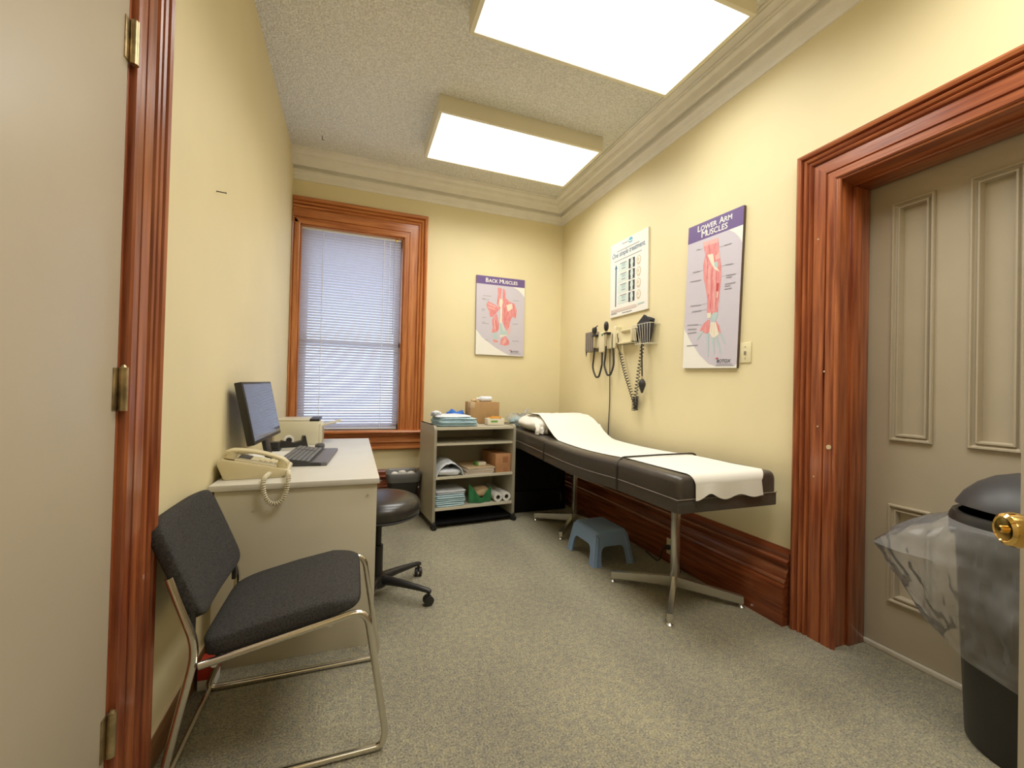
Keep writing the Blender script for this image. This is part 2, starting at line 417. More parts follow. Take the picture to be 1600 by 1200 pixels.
struct('ground', MB().box((-12, YB+0.4, -0.75), (14, 30, -0.65)), 'bounce_ground')

def run_profile(prof, pts):
    """prof: (u,z) points, pts: function(u,z)->list of 3-d points along the run"""
    rings = [pts(u, z) for u, z in prof]
    mb = MB(); n = len(rings[0])
    cols = [[rings[i][k] for i in range(len(prof))] for k in range(n)]
    mb.loft(cols); return mb
corn = [(-0.02, 3.055), (0.0, 3.055), (0.010, 3.057), (0.016, 3.072), (0.018, 3.084), (0.028, 3.092), (0.034, 3.110), (0.044, 3.122), (0.050, 3.126), (0.052, 3.138), (0.046, 3.142), (0.046, 3.172),
        (0.092, 3.172), (0.094, 3.146), (0.104, 3.145), (0.110, 3.154), (0.114, 3.170), (0.126, 3.190), (0.146, 3.202), (0.150, 3.216), (0.158, 3.216), (0.160, 3.226), (0.176, 3.240), (0.192, 3.245), (0.194, 3.256), (0.203, 3.258), (0.205, 3.29), (-0.02, 3.29)]
struct('trim_1', run_profile(corn, lambda u, z: [(XL, YB-u, z), (XR-u, YB-u, z)]), 'trimw', 25)
struct('trim_2', run_profile(corn, lambda u, z: [(XR-u, YB-u, z), (XR-u, YF, z)]), 'trimw', 25)
bb = [(-0.02, 0), (0.070, 0), (0.070, 0.196), (0.062, 0.206), (0.058, 0.210), (0.060, 0.222), (0.056, 0.232), (0.046, 0.238), (0.047, 0.252), (0.040, 0.272), (0.030, 0.292),
      (0.033, 0.302), (0.044, 0.308), (0.046, 0.322), (0.036, 0.332), (0.026, 0.336), (0.028, 0.350), (0.026, 0.366), (0.014, 0.378), (0.010, 0.387), (-0.02, 0.387)]
struct('baseboard_back', run_profile(bb, lambda u, z: [(XL, YB-u, z), (XR-u, YB-u, z)]), 'bbx', 25)
struct('baseboard_right', run_profile(bb, lambda u, z: [(XR-u, YB-u, z), (XR-u, 1.562, z)]), 'bby', 25)
b = struct('baseboard_left', MB().box((XL-0.02, 1.50, 0), (XL+0.014, YB-0.07, 0.104), 0.003), 'bwood')
part('cap_strip', MB().box((XL-0.01, 1.50, 0.104), (XL+0.012, YB-0.07, 0.110), 0.002), 'lightedge', b)

# door casing: profile u = outwards from the opening, v = proud of the wall
casing = [(0, -0.03), (0, 0.026), (0.006, 0.031), (0.037, 0.031), (0.040, 0.022), (0.044, 0.022), (0.047, 0.031), (0.100, 0.031), (0.103, 0.021), (0.109, 0.021), (0.114, 0.034), (0.121, 0.037),
          (0.128, 0.032), (0.132, 0.023), (0.138, 0.037), (0.146, 0.041), (0.153, 0.035), (0.157, 0.026), (0.163, 0.043), (0.175, 0.047), (0.186, 0.041), (0.189, 0.0), (0.189, -0.03)]
def casing_parts(y0, y1, z0, z1, xw, sgn, sc, mz, my, root, names):
    """three mitred lengths around an opening y0..y1 (y0>y1), top z1, on the plane x=xw facing sgn"""
    P = [(u*sc, v) for u, v in casing]
    f = lambda u, v, y, z: (xw+sgn*v, y, z)
    a = run_profile(P, lambda u, v: [f(u, v, y0+u, z0), f(u, v, y0+u, z1+u)])
    h = run_profile(P, lambda u, v: [f(u, v, y0+u, z1+u), f(u, v, y1-u, z1+u)])
    c = run_profile(P, lambda u, v: [f(u, v, y1-u, z0), f(u, v, y1-u, z1+u)])
    part(names[0], a, mz, root, True, 25); part(names[1], h, my, root, True, 25); part(names[0], c, mz, root, True, 25)
t3 = sempty('trim_3', (XR, 1.36, 0))
casing_parts(1.36, 0.035, 0, 2.25, XR, -1, 1.0, 'woodz', 'woody', t3, ('casing_leg', 'casing_head'))
part('jamb', MB().box((XR-0.02, 1.352, 0), (XR+0.30, 1.372, 2.25), 0.003), 'woodz', t3, True)
part('jamb', MB().box((XR-0.02, 0.023, 0), (XR+0.30, 0.043, 2.25), 0.003), 'woodz', t3, True)
part('jamb', MB().box((XR-0.02, 0.035, 2.240), (XR+0.30, 1.36, 2.26), 0.003), 'woody', t3, True)
st = MB().cyl((XR-0.018, 1.352, 0), (XR-0.018, 1.352, 2.245), 0.012, n=12)
part('stop_bead', st, 'woodz', t3, True)
st = MB().box((2.258, 1.338, 0), (2.376, 1.354, 2.226), 0.005)
part('door_stop', st, 'woodz', t3, True)
st = MB().box((2.258, 0.042, 2.226), (2.376, 1.354, 2.242), 0.005)
part('door_stop', st, 'woody', t3, True)
for z, y in ((1.98, 1.437), (1.32, 1.348+0.05), (1.05, 1.425), (0.80, 1.44)):
    part('nail_head', MB().cyl((XR-0.030, y, z), (XR-0.034, y, z), 0.004, n=8), 'lightedge', t3, True)
part('round_plug', MB().cyl((XR-0.030, 1.372, 0.955), (XR-0.034, 1.372, 0.955), 0.011, n=14), 'lightedge', t3, True)
t4 = sempty('trim_4', (XL, 1.335, 0))
casing_parts(1.335, 0.42, 0, 2.28, XL, 1, 0.88, 'woodz', 'woody', t4, ('casing_leg', 'casing_head'))
part('jamb', MB().box((XL-0.12, 1.325, 0), (XL+0.012, 1.340, 2.28), 0.003), 'woodz', t4, True)
struct('trim_5', MB().box((2.372, 0.045, 0.0), (2.44, 1.350, 0.022), 0.003), 'strip')

# ------------------------------------------------------------------ doors
d = sempty('door_1', (2.41, 1.03, 0))
X0, X1 = 2.390, 2.428
mould = [(-0.001, -0.015), (-0.001, 0.008), (0.002, 0.014), (0.008, 0.014), (0.012, 0.003), (0.019, -0.002), (0.022, 0.008), (0.028, 0.008), (0.032, -0.008), (0.034, -0.024), (-0.001, -0.024)]
PZ = ((1.0, 2.12), (0.246, 0.70))
for dy in (0.0, -0.640):                       # a pair of leaves meeting at y = 0.713
    PY = ((1.093+dy, 1.249+dy), (0.820+dy, 0.977+dy)); lf = MB()
    for y0, y1 in ((1.249+dy, 1.350+dy), (0.977+dy, 1.093+dy), (0.713+dy, 0.820+dy)): lf.box((X0, y0, 0.024), (X1, y1, 2.236))
    for y0, y1 in PY:
        for z0, z1 in ((0.024, 0.246), (0.70, 1.0), (2.12, 2.236)): lf.box((X0, y0, z0), (X1, y1, z1))
    leaf = part('leaf', lf, 'door', d, True)
    for y0, y1 in PY:
        for z0, z1 in PZ:
            part('door_panel', MB().box((2.410, y0-0.004, z0-0.004), (2.420, y1+0.004, z1+0.004)), 'door', leaf, True)
            mb = MB(); t = bmesh.new()
            rings = [[t.verts.new((X0-v, a, c)) for a, c in ((y1-u, z0+u), (y1-u, z1-u), (y0+u, z1-u), (y0+u, z0+u))] for u, v in mould]
            for A, B in zip(rings, rings[1:]):
                for k in range(4): t.faces.new((A[k], A[(k+1) % 4], B[(k+1) % 4], B[k]))
            mb._add(t); part('panel_moulding', mb, 'door', leaf, True, 25)
d = sempty('door_2', (XL+0.01, 1.32, 0))
part('leaf', MB().box((XL-0.03, 0.43, 0.012), (XL+0.014, 1.318, 2.27), 0.002), 'doorl', d, True)
for zc in (2.04, 1.175, 0.325):
    h_ = part('hinge', MB().cyl((XL+0.024, 1.322, zc-0.054), (XL+0.024, 1.322, zc+0.054), 0.010, n=14), 'hinge', d, True)
    for k in (-0.032, -0.011, 0.011, 0.032):
        pass
    part('hinge_leaf', MB().box((XL+0.0135, 1.296, zc-0.052), (XL+0.017, 1.320, zc+0.052), 0.001), 'hinge', h_, True)
    part('hinge_pin', MB().cyl((XL+0.024, 1.322, zc+0.054), (XL+0.024, 1.322, zc+0.060), 0.007, 0.004, n=10), 'hinge', h_, True)
# open entry door at the right edge
E_ = Vector((1.112, 0.387, 0)); hd = Vector((-0.6, -0.8, 0)); nd = Vector((-0.8, 0.6, 0))
Md = Matrix((( -hd.x, nd.x, 0, E_.x), (-hd.y, nd.y, 0, E_.y), (0, 0, 1, 0), (0, 0, 0, 1)))   # local -x runs from the leading edge to the hinge, +y out of the face
d = sempty('door_3', E_); RM[d.name] = Matrix.Translation(E_)
mb = MB().box((-0.80, -0.036, 0.012), (0, 0, 2.22), 0.002, M_=Md); part('leaf', mb, 'doorl', d, True)
zk = 0.985
mb = MB(); R_ = Md @ Matrix.Translation((-0.062, 0, zk)) @ Matrix.Rotation(-PI/2, 4, 'X')
mb.lathe([(0, 0), (0.032, 0), (0.033, 0.004), (0.026, 0.009), (0.012, 0.012), (0.011, 0.026), (0.020, 0.032), (0.0275, 0.040), (0.029, 0.050), (0.026, 0.060), (0.021, 0.064), (0.019, 0.0625), (0, 0.0615)], n=40, M_=R_)
kn = part('door_knob', mb, 'brass', d, True, 30)
mb = MB().lathe([(0, 0.061), (0.006, 0.061), (0.006, 0.066), (0.004, 0.068), (0, 0.068)], n=16, M_=R_); part('lock_button', mb, 'brass', kn, True)
mb = MB().box((-0.004, -0.030, zk-0.03), (0.0015, -0.006, zk+0.03), 0.001, M_=Md); part('latch_plate', mb, 'brass', d, True)

# ------------------------------------------------------------------ window and blind
wn = sempty('window_1', (0, YB, WZ0))
WC = [(u*1.22, v) for u, v in casing]
fW = lambda v, x, z: (x, YB-v, z)
part('casing_leg', run_profile(WC, lambda u, v: [fW(v, WX1+u, WZ0), fW(v, WX1+u, WZ1+u*1.06)]), 'wwz', wn, True, 25)
part('casing_head', run_profile(WC, lambda u, v: [fW(v, XL+0.004, WZ1+u*1.06), fW(v, WX1+u, WZ1+u*1.06)]), 'wwx', wn, True, 25)
CL = [(u, v) for u, v in WC if u < 0.05]; CL += [(0.064, 0.031), (0.064, -0.03)]
part('casing_leg', run_profile(CL, lambda u, v: [fW(v, WX0-u, WZ0), fW(v, WX0-u, WZ1+u*1.06)]), 'wwz', wn, True, 25)
for x in (WX0, WX1-0.012): part('jamb', MB().box((x, YB-0.01, WZ0), (x+0.012, YB+0.16, WZ1), 0.002), 'wwz', wn, True)
part('jamb', MB().box((WX0, YB-0.01, WZ1-0.012), (WX1, YB+0.16, WZ1), 0.002), 'wwx', wn, True)
sill = MB(); sp = [(-0.16, 0.735), (0.072, 0.735), (0.084, 0.742), (0.088, 0.752), (0.084, 0.763), (0.074, 0.770), (-0.16, 0.770)]
part('window_sill', run_profile(sp, lambda u, z: [(XL+0.002, YB-u, z), (0.662, YB-u, z)]), 'wwx', wn, True, 25)
ap = [(-0.02, 0.735), (0.050, 0.735), (0.052, 0.722), (0.044, 0.708), (0.032, 0.700), (0.030, 0.672), (0.040, 0.666), (0.043, 0.652), (0.034, 0.644), (0.026, 0.640), (0.026, 0.612), (0.038, 0.606), (0.040, 0.590), (0.030, 0.580), (0.010, 0.574), (-0.02, 0.574)]
part('apron', run_profile(ap, lambda u, z: [(XL+0.002, YB-u, z), (0.648, YB-u, z)]), 'wwx', wn, True, 25)
YS = YB+0.095
ZM = 1.60
for nm, y, z0, z1 in (('upper_sash', YS+0.045, ZM-0.02, WZ1-0.012), ('lower_sash', YS, WZ0, ZM+0.025)):
    s = MB(); a, b_ = WX0+0.012, WX1-0.012
    s.box((a, y, z0), (a+0.05, y+0.04, z1)).box((b_-0.05, y, z0), (b_, y+0.04, z1)).box((a, y, z0), (b_, y+0.04, z0+0.045)).box((a, y, z1-0.045), (b_, y+0.04, z1))
    so = part(nm, s, 'blindw', wn, True)
    part('pane', MB().box((a+0.045, y+0.018, z0+0.04), (b_-0.045, y+0.022, z1-0.04)), 'glass', so, True)

bx0, bx1, by, bz0, bz1 = -0.482, 0.404, YB+0.030, 0.785, 2.622
bl = thing('window_blind', 'closed white horizontal slat blind hanging in the wooden window frame', 'blind', (0, by, bz1))
part('headrail', MB().box((bx0, by-0.014, bz1), (bx1, by+0.014, bz1+0.026), 0.002), 'blindw', bl, True)
part('bottom_rail', MB().box((bx0, by-0.012, bz0-0.011), (bx1, by+0.012, bz0), 0.003), 'blindw', bl, True)
NS = 73
sl = MB(); tilt = math.radians(-61)
def slat_pt(i, j):
    a = (j-0.5)*0.025; camb = 0.0036*(1-(2*j-1)**2)
    yy = a*math.cos(tilt)+camb*math.sin(tilt); zz = a*math.sin(tilt)-camb*math.cos(tilt)
    return (bx0+(bx1-bx0)*i, yy, zz)
sl.grid(1, 4, slat_pt)
me = sl.mesh('slat', 60)
for k in range(NS):
    z = bz0+0.012+(bz1-bz0-0.014)*k/(NS-1)
    o = link('slat', me, 'slat', bl) if k == 0 else bpy.data.objects.new('slat', me)
    if k: COL.objects.link(o); o.parent = bl
    o.location = (0, 0, z-bz1)
for x in (-0.298, 0.246):
    c = MB().cyl((x, by-0.0125, bz0), (x, by-0.0125, bz1), 0.0035, n=6)
    part('ladder_cord', c, 'blindw', bl, True)
part('tilt_wand', MB().cyl((0.345, by-0.022, 1.70), (0.340, by-0.018, 2.60), 0.004, n=8), 'clear', bl, True)
part('lift_cord', MB().tube([(0.300, by-0.02, 2.61), (0.302, by-0.022, 2.1), (0.305, by-0.02, 1.62)], 0.002, 6), 'blindw', bl, True)
part('brass_bracket', MB().box((0.352, by-0.018, bz1-0.005), (0.372, by-0.013, bz1+0.03), 0.001), 'brass', bl, True)

# ------------------------------------------------------------------ ceiling lights
def ceiling_light(x0, y0, label):
    W_, D_, z0 = 1.343, 0.680, 3.150
    t = thing('ceiling_light', label, 'ceiling light', (x0+W_/2, y0+D_/2, H), 0, 'ceiling fluorescent boxes')
    a, b_ = -W_/2, W_/2; c, e = -D_/2, D_/2; zt, zb = 0.0, z0-H; k = 0.024
    h_ = MB()
    h_.box((a, c, zb), (b_, c+k, zt), 0.003).box((a, e-k, zb), (b_, e, zt), 0.003).box((a, c+k, zb), (a+k, e-k, zt)).box((b_-k, c+k, zb), (b_, e-k, zt))
    part('housing', h_, 'lightbox', t)
    part('diffuser', MB().box((a+k, c+k, zb+0.004), (b_-k, e-k, zb+0.010)), 'lens', t)
    return t
ceiling_light(0.513, 2.972, 'shallow lit fluorescent ceiling box farther back, nearest the window')
ceiling_light(0.545, 1.590, 'lit fluorescent ceiling box cut by the top of the photo, nearer the door')

ceiling_light(0.545, 0.140, 'lit fluorescent ceiling box above the doorway, outside the photo')

# ------------------------------------------------------------------ desk and what stands on it
dk = thing('desk', 'grey laminate office desk against the left wall under the window', 'desk', (-0.2, 2.8, 0))
part('desk_top', MB().box((-0.545, 2.056, 0.744), (0.125, 3.62, 0.769), 0.002), 'lamtop', dk, True)
part('side_panel', MB().box((-0.528, 2.072, 0.0), (0.115, 2.098, 0.744), 0.001), 'lam', dk, True)
part('side_panel', MB().box((-0.528, 3.55, 0.0), (0.115, 3.576, 0.744), 0.001), 'lam', dk, True)
part('modesty_panel', MB().box((-0.525, 2.098, 0.25), (-0.507, 3.55, 0.744)), 'lam', dk, True)
for x, z in ((0.075, 0.69), (-0.385, 0.655)): part('screw_cap', MB().cyl((x, 2.072, z), (x, 2.069, z), 0.006, n=12), 'lam', dk, True)
DZ = 0.769

# monitor (leans back and is turned a little)
mo = thing('monitor', 'black flat computer monitor leaning back beside the left wall', 'monitor', (-0.42, 2.60, DZ))
BLc, TLc, BRc = Vector((-0.437, 2.336, 0.896)), Vector((-0.500, 2.336, 1.2)), Vector((-0.399, 2.857, 0.902))
ex = (BRc-BLc); Wm = ex.length; ex.normalize(); ez = (TLc-BLc); ez = (ez-ex*ez.dot(ex)); Hm = ez.length; ez.normalize(); ey = ez.cross(ex)   # ey points back
Mm = Matrix(((ex.x, ey.x, ez.x, BLc.x), (ex.y, ey.y, ez.y, BLc.y), (ex.z, ey.z, ez.z, BLc.z), (0, 0, 0, 1)))
part('case', MB().box((0, 0.0, 0), (Wm, 0.034, Hm), 0.004, M_=Mm), 'black', mo, True)
part('screen', MB().box((0.012, -0.0015, 0.018), (Wm-0.012, 0.002, Hm-0.012), M_=Mm), 'screen', mo, True)
part('stand_neck', MB().box((Wm/2-0.04, 0.010, -0.11), (Wm/2+0.04, 0.030, 0.06), 0.004, M_=Mm), 'black', mo, True)
part('stand_base', MB().sup((-0.435, 2.60, DZ+0.008), (0.14, 0.24, 0.016), 0.3, 0.8), 'black', mo, True)

# phone
ph = thing('telephone', 'cream corded desk telephone at the near end of the desk', 'telephone', (-0.40, 2.27, DZ), 0.04)
prof = [(-0.125, 0.004), (-0.115, 0.0), (0.10, 0.0), (0.128, 0.018), (0.128, 0.030), (0.120, 0.036), (-0.135, 0.092), (-0.148, 0.082), (-0.150, 0.066)]
body = MB(); body.prism(prof, lambda x, z: (x, -0.105, z), lambda x, z: (x, 0.105, z))
bmesh.ops.bevel(body.bm, geom=[e for e in body.bm.edges], offset=0.004, segments=2, profile=0.5, affect='EDGES', clamp_overlap=True)
part('base', body, 'cream', ph)
sl_ = math.atan2(0.056, 0.255)
Mp = Matrix.Translation((-0.005, 0, 0.064)) @ Matrix.Rotation(sl_, 4, 'Y')
hs = MB()
path = smooth_path([(-0.125, 0, 0.016), (-0.10, 0, 0.034), (-0.03, 0, 0.044), (0.04, 0, 0.042), (0.10, 0, 0.030), (0.125, 0, 0.012)], 6)
Mh = Mp @ Matrix.Translation((0, -0.070, 0.006))
R = []
for i, p in enumerate(path):
    t_ = i/(len(path)-1); wd = 0.022; ht = 0.010+0.007*abs(2*t_-1)**2
    R.append([Mh @ (p+Vector((0, wd*math.cos(a)*1.0, ht*math.sin(a)))) for a in [2*PI*k/14 for k in range(14)]])
hs.loft(R)
hs.cyl(Mh @ Vector((-0.105, 0, 0.0)), Mh @ Vector((-0.105, 0, 0.03)), 0.025, n=18).cyl(Mh @ Vector((0.106, 0, -0.006)), Mh @ Vector((0.106, 0, 0.026)), 0.024, n=18)
part('handset', hs, 'cream', ph, False, 50)
part('cradle', MB().box((-0.085, -0.092, -0.004), (0.085, -0.048, 0.010), 0.004, M_=Mp), 'cream2', ph)
kp = MB()
for i in range(4):
    for j in range(3): kp.box((0.0+i*0.022, 0.005+j*0.026, 0.0), (0.014+i*0.022, 0.023+j*0.026, 0.006), 0.001, M_=Mp)
kp_o = part('keypad', kp, 'diag', ph)
part('display', MB().box((-0.085, 0.0, 0.0), (-0.035, 0.085, 0.003), 0.001, M_=Mp), 'dark', ph)
part('button_row', MB().box((0.095, -0.03, 0.0), (0.112, 0.0, 0.004), 0.001, M_=Mp).box((0.095, 0.01, 0.0), (0.112, 0.04, 0.004), 0.001, M_=Mp).box((0.095, 0.05, 0.0), (0.112, 0.08, 0.004), 0.001, M_=Mp), 'dark', ph)
cpath = smooth_path([(-0.345, 2.170, 0.790), (-0.348, 2.080, 0.790), (-0.346, 2.044, 0.776), (-0.342, 2.036, 0.735), (-0.326, 2.034, 0.700), (-0.300, 2.034, 0.686), (-0.274, 2.034, 0.700), (-0.258, 2.036, 0.740), (-0.252, 2.046, 0.785), (-0.258, 2.090, 0.800), (-0.268, 2.17, 0.795)], 24)
def coil(path, r, turns):
    out = []; N = len(path); nrm = None; K = turns*10
    L = [0]
    for a, b_ in zip(path, path[1:]): L.append(L[-1]+(b_-a).length)
    j = 0
    for k in range(K+1):
        s = L[-1]*k/K
        while j < N-2 and L[j+1] < s: j += 1
        f = (s-L[j])/max(1e-9, L[j+1]-L[j]); p = path[j].lerp(path[j+1], min(1, f)); tg = (path[min(j+2, N-1)]-path[max(j-1, 0)]).normalized()
        if nrm is None: nrm = tg.orthogonal().normalized()
        nrm = (nrm-tg*nrm.dot(tg)).normalized(); bn = tg.cross(nrm); a = 2*PI*turns*k/K
        out.append(p+r*(math.cos(a)*nrm+math.sin(a)*bn))
    return out
part('coiled_cord', MB().tube(coil(cpath, 0.0075, 52), 0.0028, 5), 'cream2', ph, True, 80)

# keyboard
F1, F2 = Vector((-0.150, 2.43, DZ)), Vector((-0.114, 2.95, DZ))
kx = (F2-F1); Lk = kx.length; kx.normalize(); ky = Vector((-kx.y, kx.x, 0))
Mk = Matrix(((kx.x, ky.x, 0, F1.x), (kx.y, ky.y, 0, F1.y), (0, 0, 1, DZ), (0, 0, 0, 1)))
kb = thing('keyboard', 'dark grey computer keyboard with wrist rest lying on the desk', 'keyboard', Mx=Mk)
pr_ = [(0, 0), (0, 0.014), (0.015, 0.018), (0.050, 0.020), (0.055, 0.018), (0.195, 0.036), (0.205, 0.034), (0.205, 0.006), (0.19, 0.0)]
body = MB(); body.prism(pr_, lambda y, z: (0, y, z), lambda y, z: (Lk, y, z)); part('case', body, 'dark', kb)
ks = MB(); rowsl = math.atan2(0.018, 0.14)
Mr = Matrix.Translation((0, 0.058, 0.0185)) @ Matrix.Rotation(rowsl, 4, 'X')
for r in range(6):
    y = 0.002+r*0.0225; x = 0.012
    while x < Lk-0.030:
        wk = 0.0185
        if r == 0 and 0.09 < x < 0.11: wk = 0.115
        if not (0.345 < x < 0.352) and not (0.425 < x < 0.43):
            ks.box((x, y, 0), (x+wk, y+0.019, 0.008), 0.0015, 1, M_=Mr)
        x += wk+0.0025
k_o = part('key_set', ks, 'key', kb); k_o['kind'] = 'stuff'
part('wrist_rest', MB().box((0.0, -0.03, 0.0), (Lk, 0.045, 0.021), 0.006, 3), 'wrist', kb)
ms = MB().sup((0, 0, 0.016), (0.060, 0.105, 0.036), 0.7, 0.8)
mo_ = one('computer_mouse', ms, 'dark', 'dark computer mouse on the desk just beyond the keyboard', 'mouse'); mo_.location = (-0.20, 3.09, DZ)
# tape dispenser
tp = thing('tape_dispenser', 'black tape dispenser with a white tape roll in front of the printer', 'tape dispenser', (-0.37, 3.20, DZ), 0.25)
prof = [(-0.085, 0), (0.085, 0), (0.070, 0.072), (0.055, 0.075), (0.048, 0.040), (0.0, 0.030), (-0.03, 0.042), (-0.075, 0.046), (-0.088, 0.03)]
body = MB(); body.prism(prof, lambda x, z: (x, -0.03, z), lambda x, z: (x, 0.03, z)); part('body', body, 'black', tp)
part('tape_roll', MB().cyl((-0.030, -0.012, 0.048), (-0.030, 0.012, 0.048), 0.032, n=24), 'white', tp)
part('roll_hub', MB().cyl((-0.030, -0.016, 0.048), (-0.030, 0.016, 0.048), 0.018, n=20), 'black', tp)
part('cutter', MB().box((0.052, -0.014, 0.074), (0.074, 0.014, 0.078), 0.001), 'steel', tp)
one('desk_block', MB().box((-0.495, 3.02, DZ), (-0.435, 3.08, DZ+0.055), 0.006, 2).box((-0.500, 3.00, DZ), (-0.425, 3.09, DZ+0.012), 0.004), 'black', 'small black block beside the tape dispenser, at the monitor edge', 'desk accessory')
one('loose_paper', MB().box((-0.50, 2.745, DZ), (-0.36, 2.98, DZ+0.003)), 'white', 'flat white sheets lying under the monitor edge on the desk', 'paper')
g = MB().box((-0.1, -0.06, 0), (0.1, 0.06, 0.002)); 
o = one('note_paper', MB().grid(6, 4, lambda a, b_: (-0.49+0.12*a, 2.415+0.10*b_, DZ+0.02+0.055*(1-a)+0.01*math.sin(6*b_)), 0.0015), 'white', 'white note sheet propped behind the telephone handset', 'paper')
# printer
pt = thing('printer', 'cream printer with dark top at the window end of the desk', 'printer', (-0.36, 3.46, DZ))
part('body', MB().box((-0.500, 3.300, DZ), (-0.226, 3.60, 0.932), 0.006), 'printer', pt, True)
part('top_cover', MB().box((-0.498, 3.305, 0.932), (-0.285, 3.598, 0.945), 0.003), 'lam', pt, True)
part('output_well', MB().box((-0.285, 3.305, 0.932), (-0.222, 3.598, 0.948), 0.002), 'black', pt, True)
part('front_panel', MB().box((-0.226, 3.31, DZ), (-0.206, 3.59, 0.915), 0.004), 'printer', pt, True)
part('output_tray', MB().box((-0.210, 3.34, -0.004), (-0.075, 3.56, 0.004), 0.002, M_=Matrix.Translation((-0.21, 0, 0.895)) @ Matrix.Rotation(-0.26, 4, 'Y') @ Matrix.Translation((0.21, 0, 0))), 'lam', pt, True)

# ------------------------------------------------------------------ side chair
ch = thing('side_chair', 'black fabric side chair on a chrome sled frame by the left wall', 'chair', (-0.2, 1.70, 0))
def side(y, s):
    return round_path([(-0.396, y, 0.378), (0.060, y, 0.470), (0.128, y, 0.055), (0.118, y, 0.012), (-0.50, y, 0.012), (-0.475, y, 0.08), (-0.403, y, 0.43), (-0.474, y+s*0.0, 0.640)], 0.055, 7)
for y in (1.46, 1.945):
    part('side_frame', MB().tube(side(y, 0), 0.0115, 10), 'chrome', ch, True, 60)
for x, z in ((-0.05, 0.437), (-0.36, 0.374)):
    part('cross_bar', MB().cyl((x, 1.46, z), (x, 1.945, z), 0.009, n=10), 'chrome', ch, True)
part('cross_bar', MB().cyl((-0.49, 1.46, 0.012), (-0.49, 1.945, 0.012), 0.009, n=10), 'chrome', ch, True)
Ms = Matrix.Translation((-0.182, 1.702, 0.448)) @ Matrix.Rotation(-math.atan2(0.086, 0.42), 4, 'Y')
def seatfn(q):
    z = q.z+0.010*(1-min(1, (abs(q.x)/0.22)**2))*(1 if q.z > 0 else 0) - (0.02*max(0, q.x-0.13)/0.09 if q.z > 0 else 0)
    return Vector((q.x, q.y, z))
part('seat', MB().sup((0, 0, 0), (0.455, 0.462, 0.062), 0.30, 0.26, 44, 16, M_=Ms, fn=seatfn), 'fabric', ch, True, 80)
bx, bz = Vector((-0.415, 1.702, 0.495)), Vector((-0.535, 1.702, 0.785))
ang = math.atan2(bz.x-bx.x, bz.z-bx.z)
Mb = Matrix.Translation((bx+bz)/2+Vector((-0.002, 0, 0))) @ Matrix.Rotation(ang, 4, 'Y')
def backfn(q): return Vector((q.x+0.018*(q.y/0.24)**2-0.004, q.y, q.z))
part('backrest', MB().sup((0, 0, 0), (0.050, 0.478, 0.318), 0.26, 0.32, 44, 18, M_=Mb @ Matrix.Rotation(0, 4, 'X'), fn=backfn), 'fabric', ch, True, 80)
for y in (1.475, 1.93): part('back_bracket', MB().box((-0.425, y-0.006, 0.43), (-0.412, y+0.006, 0.53), 0.002), 'black', ch, True)

# ------------------------------------------------------------------ rolling stool
sx, sy = 0.155, 2.53
so = thing('rolling_stool', 'black vinyl stool on a five-armed caster base beside the desk', 'stool', (sx, sy, 0))
part('seat', MB().lathe([(0, 0.445), (0.15, 0.445), (0.195, 0.452), (0.222, 0.475), (0.232, 0.50), (0.230, 0.525), (0.215, 0.550), (0.185, 0.566), (0.12, 0.577), (0, 0.580)], n=48), 'vinyl', so, False, 60)
part('seat_trim', MB().tube([(0.222*math.cos(a), 0.222*math.sin(a), 0.470) for a in [2*PI*k/48 for k in range(48)]], 0.005, 6, closed=True), 'dark', so)
part('seat_plate', MB().box((-0.09, -0.09, 0.425), (0.09, 0.09, 0.447), 0.004), 'black', so)
part('height_lever', MB().tube([(0.02, 0, 0.43), (0.12, 0.03, 0.425), (0.16, 0.05, 0.42)], 0.005, 6), 'steel', so)
part('gas_column', MB().cyl((0, 0, 0.27), (0, 0, 0.43), 0.018, n=16).cyl((0, 0, 0.10), (0, 0, 0.29), 0.028, n=18), 'black', so)
part('hub', MB().lathe([(0, 0.06), (0.05, 0.06), (0.055, 0.09), (0.045, 0.125), (0, 0.13)], n=24), 'black', so)
a0 = math.atan2(-0.19, 0.262)
def arm_bm(a):
    mb = MB(); ca, sa = math.cos(a), math.sin(a)
    R = []
    for t, z, wd, ht in ((0.03, 0.098, 0.028, 0.026), (0.15, 0.094, 0.023, 0.020), (0.27, 0.084, 0.019, 0.014), (0.318, 0.078, 0.017, 0.013), (0.335, 0.074, 0.012, 0.010)):
        R.append([Vector((t*ca-wd*math.cos(b_)*sa, t*sa+wd*math.cos(b_)*ca, z+ht*math.sin(b_))) for b_ in [2*PI*k/12 for k in range(12)]])
    mb.loft(R); return mb
def caster_bm(c, a, r=0.026):
    mb = MB(); d_ = Vector((math.cos(a), math.sin(a), 0)); n_ = Vector((-d_.y, d_.x, 0)); c = Vector(c)
    for s in (-1, 1): mb.cyl(c+n_*s*0.004, c+n_*s*0.021, r, n=20).cyl(c+n_*s*0.021, c+n_*s*0.024, r*0.6, n=14)
    mb.box(c+Vector((-0.008, -0.008, 0)), c+Vector((0.008, 0.008, 0.042)), 0.003); return mb
for k in range(5):
    a = a0+2*PI*k/5
    ao = part('base_arm', arm_bm(a), 'black', so, False, 60)
    part('caster', caster_bm((0.322*math.cos(a), 0.322*math.sin(a), 0.0265), a+0.8), 'black', ao)

